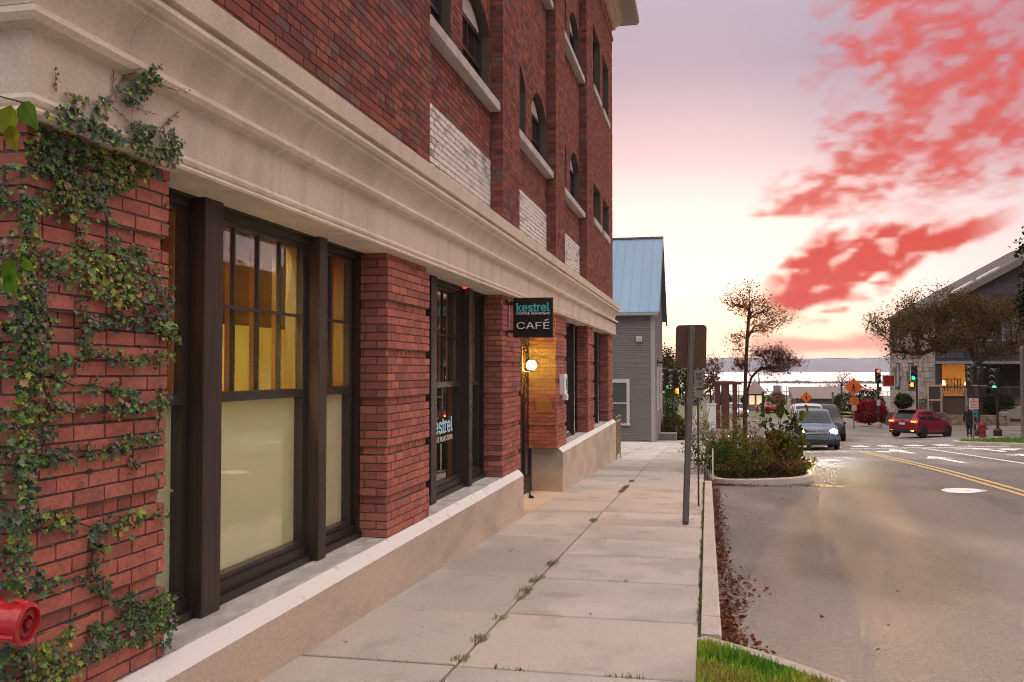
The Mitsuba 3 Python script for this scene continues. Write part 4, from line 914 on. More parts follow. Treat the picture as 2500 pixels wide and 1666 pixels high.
# ------------------------------------------------------------------ trees and shrubs
def grow(trunk, tips, seed, step=.28, tip_r=.006, power=.47, sag=.0, up_bias=.5):
    """a branching skeleton: trunk = first points, then each tip joined to the nearest node below it"""
    r = np.random.default_rng(seed); P_, par = [np.array(p, float) for p in trunk], [-1] + list(range(len(trunk) - 1))
    order = np.argsort(np.linalg.norm(np.array(tips) - P_[-1], axis=1)); tipn = []
    for k in order:
        a = np.array(tips[k]); N = np.array(P_); d = N - a
        cost = np.linalg.norm(d, axis=1) + up_bias * 2 * np.maximum(0, d[:, 2] + .1) + .8 * np.maximum(0, np.hypot(d[:, 0], d[:, 1]) + 1.1 * d[:, 2]) + (np.arange(len(N)) < len(trunk) // 2) * 3.0
        j = int(np.argmin(cost)); L_ = np.linalg.norm(a - P_[j]); n = max(1, int(L_ / step)); b = P_[j]; last = j
        ctrl = (a + b) / 2 + r.normal(0, .10, 3) * L_ + [0, 0, -sag * L_ + .06 * L_]
        for i in range(1, n + 1):
            t = i / n; p = (1 - t) ** 2 * b + 2 * t * (1 - t) * ctrl + t * t * a + (r.normal(0, .012, 3) * step if i < n else 0)
            P_.append(p); par.append(last); last = len(P_) - 1
        tipn.append(last)
    cnt = np.zeros(len(P_))
    for t in tipn: cnt[t] += 1
    for i in range(len(P_) - 1, 0, -1): cnt[par[i]] += cnt[i]
    rad = tip_r * np.maximum(cnt, 1) ** power
    return np.array(P_), par, rad, tipn
def skeleton_mesh(P_, par, rad, rmax, trunk_n=0, flare=1.0, sides=6, zbase=None):
    tr, br = MB(), MB(); rad = np.minimum(rad, rmax)
    for i in range(1, len(P_)):
        j = par[i]; m = tr if i < trunk_n else br; ra, rb_ = rad[j], rad[i]
        if i >= trunk_n: ra = min(ra, rb_ * 1.5)
        s = sides if rb_ > .02 else (4 if rb_ > .006 else 3); m.tube([P_[j], P_[i] + (P_[i] - P_[j]) * .03], [ra, rb_], s, cap=False)
    return tr, br
def tree(name, label, cat, trunk, blobs, n, seed, rmax, leaf_n, leaf_s, pal, kind='small', step=.28, tip_r=.006, spread=.25, group=None, leaf_bsdf='leaf', droop=.3, sag=0, power=.47, bark='twig'):
    key = thing(name, label, cat, group); r = np.random.default_rng(seed); tips = []
    tot = sum(b[3] * b[4] * b[5] for b in blobs)
    for (x, y, z, rx, ry, rz_) in blobs:
        k = max(2, int(n * (rx * ry * rz_) / tot)); q = r.normal(0, 1, (k, 3)); q /= np.linalg.norm(q, axis=1, keepdims=True); q *= r.uniform(.25, 1, (k, 1)) ** .45; tips += list(np.array([x, y, z]) + q * [rx, ry, rz_])
    P_, par, rad, tipn = grow(trunk, tips, seed, step, tip_r, sag=sag, power=power); tr, br = skeleton_mesh(P_, par, rad, rmax, len(trunk))
    tr.V += [v for v in br.V]; n0 = tr.n; off = 0
    for v, f in zip(br.V, br.F): tr.F.append(f + n0)
    add('trunk', tr, bark, key, smooth=True)
    base = np.concatenate([P_[tipn], P_[[par[t] for t in tipn]]]); pos = base[r.integers(len(base), size=leaf_n)] + r.normal(0, spread, (leaf_n, 3))
    v, f, c, _, _ = leaves(pos, np.tile([0, -.3, .8], (leaf_n, 1)), leaf_s, kind, pal, seed + 1, droop, 1.3)
    add('crown', (v, f), leaf_bsdf, key, color=c)
    return key
def at(px, py, d=0.0): return (.97 + (px - 1712) * .0108 + .04 * d, 24.5 + d, 1.85 - (py - 830) * .0112)
TR = np.random.default_rng(77)
blobs = [at(1725, 652, .1) + (.16, .25, .22), at(1692, 695, -.4) + (.34, .5, .26), at(1742, 705, .3) + (.50, .6, .30), at(1800, 727, .1) + (.42, .5, .20), at(1690, 778, .3) + (.30, .5, .16), at(1700, 812, -.3) + (.26, .4, .14), at(1755, 755, -.4) + (.4, .5, .2)]
bt_ = [(.93, 24.5, -.95), (.93, 24.5, -.5), (.95, 24.5, 0), (.945, 24.5, .5), (.96, 24.5, 1.0), (.985, 24.5, 1.5), (1.0, 24.5, 1.9), (1.03, 24.52, 2.4), (1.07, 24.5, 2.9), (1.10, 24.5, 3.3)]
tree('street_tree', 'slender young tree with sparse orange leaves growing in the kerbed bed', 'tree', bt_, blobs, 300, 5, .05, 5200, .036, [(.45, .18, .045), (.55, .26, .06), (.30, .11, .045), (.42, .27, .07)], step=.16, tip_r=.0036, spread=.12)
low = [at(1768, 812, -.1) + (.50, .55, .15), at(1812, 832, .1) + (.38, .5, .12), at(1700, 838, .2) + (.24, .4, .10), at(1780, 850, .2) + (.4, .4, .10)]
tree('street_tree', 'dark purple leaved tree spreading low behind the young tree in the bed', 'tree', [(1.02, 24.9, -.95), (1.0, 24.9, -.2), (1.0, 24.9, .5), (1.05, 24.9, 1.1), (1.15, 24.9, 1.4)], low, 170, 15, .035, 4600, .038, [(.10, .03, .03), (.14, .045, .04), (.07, .025, .025), (.2, .08, .05)], step=.16, tip_r=.0035, spread=.09)

def plant(name, label, cat, x, y, h, rad, stems, lps, ls, pal, kind, seed, group=None, lean=.35, z=None, stem_r=.004, lf0=.2, droop=.1, plume=None, jit=1.2):
    key = thing(name, label, cat, group); r = np.random.default_rng(seed); m = MB(); pos, out = [], []
    z0 = float(zr(y, x)) + .12 if z is None else z; tops = []
    for _ in range(stems):
        a, d = r.uniform(0, 6.28), rad * math.sqrt(r.random()); b = np.array([x + d * .5 * math.cos(a), y + d * .5 * math.sin(a), z0]); hh = h * r.uniform(.65, 1.05)
        top = b + np.array([math.cos(a) * (d * .9 + lean * hh * r.uniform(.1, .6)), math.sin(a) * (d * .9 + lean * hh * r.uniform(.1, .6)), hh]); mid = (b + top) / 2 + np.array([0, 0, hh * .12]) + r.normal(0, .03, 3) * h
        t = np.linspace(0, 1, 6)[:, None]; c = (1 - t) ** 2 * b + 2 * t * (1 - t) * mid + t * t * top; m.tube(c, np.linspace(stem_r, stem_r * .4, 6), 4, cap=False); tops.append(top)
        tt = r.uniform(lf0, 1, lps)[:, None]; q = (1 - tt) ** 2 * b + 2 * tt * (1 - tt) * mid + tt * tt * top; pos.append(q + r.normal(0, ls * .45, q.shape)); out.append(np.tile([math.cos(a) * .6, math.sin(a) * .6, .7], (lps, 1)))
    add('stems', m, 'twig', key); v, f, c, _, _ = leaves(np.concatenate(pos), np.concatenate(out), ls, kind, pal, seed + 1, droop, jit)
    add('leaves', (v, f), 'leaf', key, color=c, kind='stuff')
    if plume:
        q = np.concatenate([t + r.normal(0, .05, (24, 3)) * [1, 1, 1.6] for t in tops]); v, f, c, _, _ = leaves(q, np.tile([0, 0, 1.0], (len(q), 1)), ls * .5, 'small', plume, seed + 2, 0, 1.5); add('flowers', (v, f), 'leaf', key, color=c, kind='stuff')
    return key
bed = smooth_line([(.16, 31.5), (.10, 26), (.08, 21), (.12, 19.85), (.45, 19.72), (1.2, 20.2), (1.95, 20.85), (2.28, 21.6), (2.38, 23), (2.3, 27), (1.9, 30.5), (1.2, 32), (.16, 32.2)], 90)
curved_kerb('bed_kerb', bed, .13, .13)
bed_poly = Polygon([tuple(p) for p in bed]).buffer(0).buffer(-.04)
flat(bed_poly, 'soil', 'planting_bed', None, dz=.11, kind='structure')
YG = [(.12, .17, .03), (.20, .22, .04), (.28, .24, .05), (.08, .13, .03)]; DG = [(.05, .11, .02), (.09, .16, .025), (.04, .08, .02)]; BR = [(.26, .14, .05), (.18, .10, .05), (.30, .19, .07), (.12, .08, .04)]
G1 = 'perennials in the kerbed bed'
specs = [(.05, 21.3, .95, .40, 26, 26, .065, DG, 'slim', 'dark green bushy perennial leaning over the pavement edge of the bed'), (.15, 22.7, 1.30, .45, 30, 26, .06, YG, 'slim', 'tall yellow green perennial at the left of the bed'), (.55, 22.0, 1.15, .45, 30, 26, .055, YG, 'slim', 'yellow green perennial left of the young tree'),
         (.50, 24.0, 1.55, .5, 30, 24, .06, YG, 'slim', 'tallest yellow green perennial behind the others, left of the trunk'), (1.0, 22.4, .95, .4, 24, 26, .055, BR + YG, 'slim', 'brownish green perennial in front of the young tree'), (1.35, 23.4, 1.2, .4, 26, 24, .05, BR + DG, 'slim', 'rust brown perennial right of the young tree'),
         (.65, 20.75, .42, .45, 26, 22, .06, DG + BR[1:], 'slim', 'low dull green tuft at the front left of the bed'), (1.25, 21.1, .40, .42, 22, 18, .05, [(.10, .07, .04), (.06, .07, .03)], 'slim', 'low dark brown tuft at the front middle of the bed'), (1.75, 21.6, .42, .40, 26, 20, .05, BR, 'small', 'low brown tuft at the front right of the bed'), (2.0, 22.3, .38, .3, 20, 20, .05, YG, 'small', 'low yellow green tuft near the right kerb of the bed'), (1.65, 22.5, .85, .4, 26, 20, .045, BR, 'small', 'dry reddish perennial below the tall broad leaved plant'), (.9, 21.4, .7, .4, 26, 24, .055, YG, 'slim', 'mid height green perennial in the front of the bed')]
for i, (x, y, h, rd, st_, lp, ls, pal, kd, lab) in enumerate(specs): plant('perennial', lab, 'plant', x, y, h * .86, rd * 1.1, int(st_ * 1.4), lp + 6, ls * 1.15, pal, kd, 50 + i, G1, plume=[(.45, .28, .05), (.36, .20, .05)] if i in (3, 4) else None)
plant('sunflower', 'tall dark plant with large drooping leaves at the right of the bed', 'plant', 1.72, 22.9, 1.75, .32, 10, 14, .14, [(.06, .09, .02), (.10, .12, .03), (.16, .17, .03), (.05, .06, .02)], 'broad', 80, lean=.30, stem_r=.009, lf0=.25, droop=.9)
plant('sunflower', 'shorter broad leaved plant with yellow green leaves nearest the car in the bed', 'plant', 2.06, 22.5, 1.0, .26, 8, 14, .13, [(.20, .24, .03), (.13, .17, .03), (.10, .12, .03)], 'broad', 81, lean=.3, stem_r=.007, droop=.9)
v, f, c = blades(sbox(1.3, 23.3, 1.75, 24.2), 900, .5, 1.0, 9, lambda y, x: zr(y, x) + .11, [(.24, .15, .06), (.18, .12, .05)], .006, .7)
add('ornamental_grass', (v, f), 'blade', color=c, label='dry brown clump of ornamental grass beside the young tree', cat='grass')
gq = np.random.default_rng(3); q = gq.uniform([.1, 19.8], [2.4, 30], (9000, 2)); q = q[contains_xy(bed_poly, q[:, 0], q[:, 1])]
v, f, c, _, _ = leaves(np.stack([q[:, 0], q[:, 1], zr(q[:, 1], q[:, 0]) + .12 + gq.uniform(0, .13, len(q))], -1), np.tile([0, -.2, 1.0], (len(q), 1)), .05, 'small', [(.05, .075, .02), (.07, .05, .025), (.09, .10, .03), (.05, .035, .02)], 44)
add('ground_cover', (v, f), 'leaf', color=c, label='dark creeping ground cover filling the kerbed bed', cat='ground cover', kind='stuff')
add('stake', MB().box(.10, .13, 20.2, 20.23, rz(20.2) - .05, rz(20.2) + .62), 'white_metal', label='thin pale stake at the pavement corner of the bed', cat='stake')

# ------------------------------------------------------------------ the grey clapboard house
def zg(x, y): return float(zr(y, x))
P('clapboard', mikit.proc(lambda p, n, uv: mix((.235, .22, .212), (.18, .17, .167), fbm(p.x * 2, p.y * 2, p.z * 9, 3))), .7)
P('clapboard_warm', (.50, .42, .34), .7); P('house_trim', (.40, .375, .36), .6); P('house_foundation', (.22, .20, .19), .9)
P('metal_roof', mikit.proc(lambda p, n, uv: mix((.24, .37, .52), (.17, .28, .42), fbm(p.x * .8, p.z * .35, 0, 3))), .38, metallic=.25)
P('rake_board', (.20, .165, .15), .7)
hs = thing('clapboard_house', 'grey clapboard house with a blue metal roof beyond the far end of the brick building', 'house')
HX, HY0, HY1, HZE, HZR = -2.42, 44.0, 52.0, 4.5, 8.42
zf = zg(-2.4, 44) - .15
add('foundation', MB().box(-10, HX - .03, HY0 + .03, HY1, zf - .5, zf + .25), 'house_foundation', hs)
add('wall', MB().box(-10, HX - .02, HY0 + .02, HY1 - .02, zf + .2, HZE).prism(Polygon([(HY0 + .02, HZE), (HY1 - .02, HZE), ((HY0 + HY1) / 2, HZR - .1)]), -10, HX - .02, YZ), 'clapboard', hs)
z, k = zf + .25, 0
while z < HZE - .3:
    v = boxv(-10, HX - .16, HY0 - .040, HY0 + .03, z, z + .108); v[[4, 5], 1] += .036
    add('board', (v, BOXF), 'clapboard', hs); z += .115
z = zf + .25; gm = MB()
while z < HZR - .3:
    a, b = HY0 + .16, HY1 - .1
    if z > HZE - .2: t = (z - HZE + .2) / (HZR - HZE); a, b = HY0 + .1 + t * 3.95, HY1 - .1 - t * 3.95
    v = boxv(HX - .03, HX + .034, a, b, z, z + .108); v[[5, 6], 0] -= .032
    if z < HZE - .3 : add('board', (v, BOXF), 'clapboard', hs)
    else: gm.add(v, BOXF)
    z += .115
add('gable_boards', gm, 'clapboard', hs, kind='stuff')
add('corner_board', MB().box(HX - .16, HX + .03, HY0 - .03, HY0 + .12, zf + .2, HZE - .1), 'house_trim', hs)
add('frieze', MB().box(-10, HX + .02, HY0 - .028, HY0 + .05, HZE - .34, HZE - .02), 'house_trim', hs)
th = math.atan2(HZR - HZE, (HY1 - HY0) / 2); ym = (HY0 + HY1) / 2
def roofside(y_e, sgn):
    ye = y_e - sgn * .28; ze = HZE - .28 * math.tan(th) * 1 + .10; return ye, ze
ye, ze = roofside(HY0, 1); yb, zbk = roofside(HY1, -1)
rm = MB().add([[-10.3, ye, ze], [HX + .26, ye, ze], [HX + .26, ym, HZR], [-10.3, ym, HZR], [-10.3, ye, ze - .07], [HX + .26, ye, ze - .07], [HX + .26, ym, HZR - .1], [-10.3, ym, HZR - .1]], BOXF)
rm.add([[-10.3, ym, HZR], [HX + .26, ym, HZR], [HX + .26, yb, zbk], [-10.3, yb, zbk], [-10.3, ym, HZR - .1], [HX + .26, ym, HZR - .1], [HX + .26, yb, zbk - .07], [-10.3, yb, zbk - .07]], BOXF)
rf = add('roof', rm, 'metal_roof', hs, label='blue grey standing seam metal roof')
for i in range(16):
    x = HX + .22 - i * .46
    add('seam', MB().add(np.array([[x - .012, ye, ze], [x + .012, ye, ze], [x + .012, ym, HZR], [x - .012, ym, HZR], [x - .012, ye, ze + .035], [x + .012, ye, ze + .035], [x + .012, ym, HZR + .035], [x - .012, ym, HZR + .035]]), BOXF), 'metal_roof', rf)
add('ridge_cap', MB().box(-10.3, HX + .28, ym - .10, ym + .10, HZR - .03, HZR + .05), 'rake_board', rf)
m = MB()
for (y0_, z0_, y1_, z1_) in ((ye, ze, ym, HZR), (ym, HZR, yb, zbk)):
    m.add(np.array([[HX + .20, y0_, z0_ - .30], [HX + .275, y0_, z0_ - .30], [HX + .275, y1_, z1_ - .30], [HX + .20, y1_, z1_ - .30], [HX + .20, y0_, z0_ - .012], [HX + .275, y0_, z0_ - .012], [HX + .275, y1_, z1_ - .012], [HX + .20, y1_, z1_ - .012]]), BOXF)
add('rake', m, 'rake_board', hs); add('gutter', MB().box(-10.2, HX + .2, ye - .10, ye + .02, ze - .16, ze - .05), 'house_trim', hs)
wk = numbered(hs + '__window')
wx0, wx1, wz0, wz1 = -4.75, -3.72, -.95, .98
m = MB().box(wx0 - .14, wx1 + .14, HY0 - .10, HY0 + .0, wz1, wz1 + .17).box(wx0 - .14, wx0, HY0 - .095, HY0, wz0, wz1).box(wx1, wx1 + .14, HY0 - .095, HY0, wz0, wz1).box(wx0 - .17, wx1 + .17, HY0 - .13, HY0, wz0 - .09, wz0).box(wx0, wx1, HY0 - .085, HY0 + .0, (wz0 + wz1) / 2 - .03, (wz0 + wz1) / 2 + .03)
P('trim_white', (.62, .58, .54), .6); P('far_glass', (.10, .10, .11), .12, specular=.7)
add('frame', m, 'trim_white', wk); add('pane', MB().box(wx0, wx1, HY0 - .062, HY0 - .056, wz0, wz1), 'far_glass', wk)
for k in range(2):
    wk = numbered(hs + '__window'); y0_ = 45.6 + 2.8 * k
    add('frame', MB().box(HX + .02, HX + .085, y0_, y0_ + .12, -.3, 1.6).box(HX + .02, HX + .085, y0_ + .88, y0_ + 1.0, -.3, 1.6).box(HX + .02, HX + .085, y0_, y0_ + 1.0, 1.6, 1.72).box(HX + .02, HX + .08, y0_ - .03, y0_ + 1.03, -.4, -.3), 'trim_white', wk)
    add('pane', MB().box(HX + .04, HX + .05, y0_ + .12, y0_ + .88, -.3, 1.6), 'far_glass', wk)
vb = thing('wall_vent', 'small pale square vent hood on the clapboard house wall', 'vent')
add('hood', rbox(-3.26, -2.98, HY0 - .16, HY0 - .01, 2.92, 3.18, .02, 6), 'trim_white', vb); add('louvre', MB().box(-3.22, -3.02, HY0 - .168, HY0 - .158, 2.96, 3.0).box(-3.22, -3.02, HY0 - .168, HY0 - .158, 3.04, 3.08), 'house_trim', vb)
add('wall_bracket', MB().box(HX + .0, HX + .32, 46.2, 46.26, 1.9, 2.0).box(HX + .02, HX + .06, 46.18, 46.28, 1.75, 2.15), 'sash_paint', label='small dark bracket on the side wall of the clapboard house', cat='bracket')
add('step', MB().box(HX, HX + .9, 47.2, 48.6, zf - .3, zf + .45), 'house_foundation', label='low concrete step at the side of the clapboard house', cat='step')

# ------------------------------------------------------------------ the stone building, right
def granite(p, n, uv):
    return mix((.36, .315, .285), (.24, .21, .195), fbm(p.x * 1.4, p.y * 1.4, p.z * 1.4, 4)) * (.85 + .3 * noise(p.x * 14, p.y * 14, p.z * 14))
P('granite', mikit.proc(granite), .9); P('granite_shade', (.065, .055, .055), .9)  # the darker stone has the backlit gable shade put into its colour
for i, g in enumerate((.8, 1.0, 1.15)): P('granite_%d' % i, mikit.proc((lambda g: lambda p, n, uv: mix((.36 * g, .305 * g, .27 * g), (.23 * g, .20 * g, .18 * g), fbm(p.y * 1.4, p.z * 1.4, p.x * 1.4, 4)) * (.85 + .3 * noise(p.y * 12, p.z * 12, 2)))(g)), .9); P('slate', (.085, .075, .078), .75); P('slate_many', VC, .9)
sb = thing('stone_building', 'grey stone gabled building with dark roof behind the trees on the right', 'building')
BX0, BX1, BY, BYE = 19.0, 43.0, 84.0, 103.8; BZE = 6.95; AX, AZ = 31.0, 13.6
front = Polygon([(BX0, -3.6), (19.35, -3.6), (19.35, 2.05), (21.55, 2.05), (21.55, -.6), (22.4, -.6), (22.4, 2.0), (27.8, 2.0), (27.8, -3.6), (BX1, -3.6), (BX1, BZE), (AX, AZ), (BX0, BZE)]).buffer(0)
add('wall', MB().prism(front, BY, BY + .35, XZ).box(BX0 + .02, BX0 + .35, BY + .36, BYE, -3.6, BZE).prism(Polygon([(BX0, -3.6), (BX1, -3.6), (BX1, BZE), (AX, AZ), (BX0, BZE)]), BYE - .3, BYE, XZ), 'granite_shade', sb)
rs = random.Random(12); blocks = 0
z = -3.5
slits = ((93.6, .0, 2.1), (99.6, .0, 2.1), (93.3, 4.9, 6.1))
while z < BZE - .35:
    h = rs.uniform(.36, .50); y = BY - rs.uniform(0, .4)
    while y < BYE:
        w = rs.uniform(.8, 1.6); a, b = max(y, BY) + .02, min(y + w, BYE) - .02; y += w
        if b - a < .1 or any(a < q + .75 and b > q - .75 and z + h > z0_ - .05 and z < z1_ for q, z0_, z1_ in slits): continue
        v = boxv(BX0 - rs.uniform(.02, .06), BX0 + .1, a, b, z + .014, z + h - .014) + np.array([[rs.uniform(-.014, .014) for _ in range(3)] for _ in range(8)])
        if blocks < 300: add('stone_block', (v, BOXF), 'granite_%d' % rs.randrange(3), sb); blocks += 1
    z += h
sm = MB(); z = -3.4
while z < 13:
    h = rs.uniform(.4, .55); x = BX0 + rs.uniform(-.5, 0)
    while x < 38:
        w = rs.uniform(.6, 1.1); a, b = max(x, BX0 + .01) + .012, x + w - .012; x += w
        top = BZE + (a - BX0) * (AZ - BZE) / (AX - BX0) - .1 if a < AX else AZ - (b - AX) * .56
        if z + h > top or (z < 2.4 and z + h > -3.4 and a < 28 ) or b - a < .1: continue
        if 4.0 < z + h and z < 6.2 and any(q - .2 < b and a < q + 1.4 for q in (20.3, 22.3, 24.25, 28.0)): continue
        g = rs.uniform(.7, 1.2); sm.box(a, b, BY - rs.uniform(.02, .05), BY + .05, z + .012, z + h - .012, (.08 * g, .068 * g, .075 * g))  # gable stones coloured dark to stand for their backlit shade
    z += h
add('stonework', sm, 'slate_many', sb, kind='stuff')
sl = (AZ - BZE) / (AX - BX0)
ov = .45
rm = MB()
for (xa, za, xb_, zb_) in ((BX0 - ov, BZE - ov * sl, AX, AZ), (AX, AZ, BX1 + ov, BZE - ov * sl)):
    rm.add(np.array([[xa, BY - .55, za + .02], [xb_, BY - .55, zb_ + .02], [xb_, BYE + .4, zb_ + .02], [xa, BYE + .4, za + .02], [xa, BY - .55, za + .24], [xb_, BY - .55, zb_ + .24], [xb_, BYE + .4, zb_ + .24], [xa, BYE + .4, za + .24]]), BOXF)
rf = add('roof', rm, 'slate', sb)
m = MB(); m.add(np.array([[BX0 - ov, BY - .62, BZE - ov * sl - .3], [AX, BY - .62, AZ - .3], [AX, BY - .56, AZ - .3], [BX0 - ov, BY - .56, BZE - ov * sl - .3], [BX0 - ov, BY - .62, BZE - ov * sl + .2], [AX, BY - .62, AZ + .2], [AX, BY - .56, AZ + .2], [BX0 - ov, BY - .56, BZE - ov * sl + .2]]), BOXF); add('rake', m, 'rake_board', sb)
for k in range(2):
    x = 20.9 + 2.1 * k; z_ = BZE + (x - BX0) * sl + .25; y_ = BY + 1.6; add('skylight', MB().add(np.array([[x, y_, z_], [x + 1.6, y_, z_ + 1.6 * sl], [x + 1.6, y_ + 1.0, z_ + 1.6 * sl], [x, y_ + 1.0, z_], [x, y_, z_ + .14], [x + 1.6, y_, z_ + 1.6 * sl + .14], [x + 1.6, y_ + 1.0, z_ + 1.6 * sl + .14], [x, y_ + 1.0, z_ + .14]]), BOXF), 'white_metal', rf)
def sash_window(parent, x0, x1, z0, z1, y, fr=.1, glass='far_glass', lit=None, n=2):
    wk = numbered(parent + '__window')
    m = MB().box(x0, x0 + fr, y - .06, y + .05, z0, z1).box(x1 - fr, x1, y - .06, y + .05, z0, z1).box(x0, x1, y - .065, y + .05, z1 - fr, z1 + .03).box(x0 - .06, x1 + .06, y - .1, y + .05, z0 - .08, z0 + fr).box(x0, x1, y - .055, y + .04, (z0 + z1) / 2 - .03, (z0 + z1) / 2 + .03)
    for k in range(1, n + 1): x = x0 + (x1 - x0) * k / (n + 1); m.box(x - .015, x + .015, y - .05, y + .03, (z0 + z1) / 2, z1)
    add('frame', m, 'trim_pale', wk); add('pane', MB().box(x0 + .02, x1 - .02, y - .03, y - .02, z0, z1), glass, wk); return wk
P('trim_pale', (.24, .24, .28), .6)
for x in (20.3, 22.3, 24.25, 28.0): sash_window(sb, x, x + 1.2, 4.05, 5.85, BY - .03)
for yq, z0_, z1_ in slits:
    wk = numbered(sb + '__window'); y0_, y1_ = yq - .6, yq + .6
    add('frame', MB().box(BX0 - .10, BX0 + .05, y0_, y0_ + .12, z0_, z1_).box(BX0 - .10, BX0 + .05, y1_ - .12, y1_, z0_, z1_).box(BX0 - .105, BX0 + .05, y0_, y1_, z1_ - .1, z1_ + .02).box(BX0 - .14, BX0 + .05, y0_ - .05, y1_ + .05, z0_ - .1, z0_ + .08).box(BX0 - .09, BX0 + .05, y0_, y1_, (z0_ + z1_) / 2 - .04, (z0_ + z1_) / 2 + .04), 'trim_pale', wk)
    add('pane', MB().box(BX0 - .03, BX0 - .02, y0_, y1_, z0_, z1_), 'far_glass', wk)
# the lit room behind the porch
P('amber_wall', (.60, .43, .25), .8); P('dark_wood', (.045, .034, .027), .6)
m = MB().box(19.4, 22.4, BY + 3.0, BY + 3.1, -.6, 2.3).box(19.36, 19.42, BY + .36, BY + 3, -.6, 2.3).box(22.35, 22.42, BY + .36, BY + 3, -.6, 2.3).box(19.4, 22.4, BY + .36, BY + 3.1, -.66, -.6).box(19.4, 22.4, BY + .36, BY + 3.1, 2.25, 2.32)
add('lit_room', m, 'amber_wall', sb)
m = MB(); m.box(19.35, 19.5, BY - .05, BY + .3, -.3, 2.05).box(21.4, 21.55, BY - .05, BY + .3, -.3, 2.05)
for k in range(6): x = 19.95 + k * .26; m.box(x, x + .06, BY + 1.2, BY + 1.25, -.2, .8)
m.box(19.9, 21.35, BY + 1.2, BY + 1.25, .75, .83).box(19.9, 21.35, BY + 1.2, BY + 1.25, .25, .3)
add('shop_front', m, 'dark_wood', sb)
add('porch_wall', MB().box(22.4, 27.8, BY + 2.2, BY + 2.3, -3.6, 2.1).box(21.55, 22.4, BY + .02, BY + .3, -3.4, 2.1).box(19.3, 22.4, BY - .1, BY + .34, -3.6, -.6), 'dark_wood', sb)
add('beam', MB().box(19.0, 27.4, BY - .16, BY - .06, 2.08, 2.34), 'trim_pale', sb)
for i, (x, y) in enumerate(((19.75, 1.0), (21.9, 1.4))):
    tl = thing('table_lamp', ('glowing amber lamp at the left of the lit room in the stone building', 'glowing amber lamp at the right of the lit room in the stone building')[i], 'lamp')
    scene[tl + '__shade'] = mikit.ply(lathe([(.22, 0), (.26, .0), (.2, .42), (.14, .42)], (x, BY + y, .28), n=14), 'white_lamp', emitter={'type': 'area', 'radiance': rgb(8, 4.6, 1.3)})
    add('base', lathe([(.12, -.8), (.10, -.78), (.03, -.7), (.03, .1), (.0, .1)], (x, BY + y, .2), n=10), 'dark_wood', tl)
# porch fence, retaining wall, steps
pf = thing('porch_fence', 'dark railing with pale posts in front of the lit porch of the stone building', 'railing')
P('fence_dark', (.07, .055, .06), .6)
for x in (18.75, 20.65): add('post', MB().box(x, x + .22, 81.4, 81.6, -2.6, .10), 'trim_pale', pf)
for x in (21.6, 22.6, 23.9): add('post', MB().box(x, x + .12, 81.4, 81.6, -2.6, .14), 'fence_dark', pf)
add('rail', MB().box(18.3, 25.2, 81.45, 81.55, .12, .24).box(18.3, 25.2, 81.45, 81.55, -.62, -.54), 'fence_dark', pf)
for k in range(50): add('baluster', MB().box(18.4 + k * .13, 18.43 + k * .13, 81.48, 81.52, -.55, .12), 'fence_dark', pf)
P('brick_dim', (.12, .075, .065), .9)
add('porch_base', MB().box(18.2, 26, 81.55, 83.9, -3.4, -.62), 'brick_dim', sb)
def rubble(name, label, cat, x0, x1, z0, z1, y, d, seed, pal, w0=.22, w1=.5, h0=.13, h1=.2, top=None):
    key = thing(name, label, cat); rr = random.Random(seed); m = MB(); z = z0
    add('core', MB().box(x0, x1, y + .03, y + d, z0, z1 - .03), 'granite_shade', key)
    while z < z1:
        h = rr.uniform(h0, h1); x = x0 + rr.uniform(-.2, 0)
        while x < x1:
            w = rr.uniform(w0, w1); a, b = max(x, x0), min(x + w, x1); x += w
            if b - a < .05: continue
            c = pal[rr.randrange(len(pal))]; g = rr.uniform(.7, 1.25); m.add(boxv(a + .01, b - .01, y - rr.uniform(0, .05), y + .2, z + .008, min(z + h, z1) - .008) + np.array([[rr.uniform(-.015, .015) for _ in range(3)] for _ in range(8)]), BOXF, tuple(q * g for q in c))
        z += h
    add('stonework', m, 'slate_many', key, kind='stuff'); return key
TAN = [(.36, .27, .18), (.28, .22, .16), (.42, .33, .22)]; GRY = [(.24, .20, .19), (.18, .155, .15), (.29, .25, .23)]
rubble('retaining_wall', 'long tan rubble retaining wall in front of the stone building', 'wall', 18.3, 22.7, zg(17, 78) - .1, -1.95, 78, 1.2, 3, TAN)
rubble('retaining_wall', 'grey rubble wall bending out left of the tan retaining wall', 'wall', 14.1, 18.28, zg(15, 78) - .1, -1.75, 77.7, 1.4, 4, GRY)
rubble('stone_pier', 'short grey stone pier beside the wooden board at the corner of the stone building', 'pier', 17.2, 18.15, -2.4, -.78, 81.2, .8, 5, GRY)
st = thing('stone_steps', 'flight of dark stone steps at the right end of the retaining wall', 'steps')
for k in range(8): add('tread', MB().box(22.9, 26.5, 78.2 + k * .32, 81.5, zg(16, 78) - .1 + k * .19, zg(16, 78) + .09 + k * .19), 'granite', st)
add('cheek', MB().box(22.72, 22.95, 77.9, 81, zg(16, 78) - .1, -1.75), 'granite', st)
bo = thing('wooden_board', 'dark notice board in a pale wooden frame at the corner of the stone building', 'board')
P('pale_wood', (.50, .36, .22), .7)
add('panel', MB().box(17.68, 18.55, 80.5, 80.53, -1.0, .35), 'fence_dark', bo)
for x in (17.58, 18.55): add('leg', MB().box(x, x + .10, 80.46, 80.56, -2.0, .48), 'pale_wood', bo)
for z in (.22, -.95): add('rail', MB().box(17.68, 18.55, 80.45, 80.5, z, z + .16), 'pale_wood', bo)
lawn2 = flat(Polygon([(14.3, 78.6), (27, 78.6), (27, 83.9), (18.9, 83.9), (18.9, 110), (14.3, 110)]), 'lawn_base', 'bank', None, dz=.55, kind='structure')

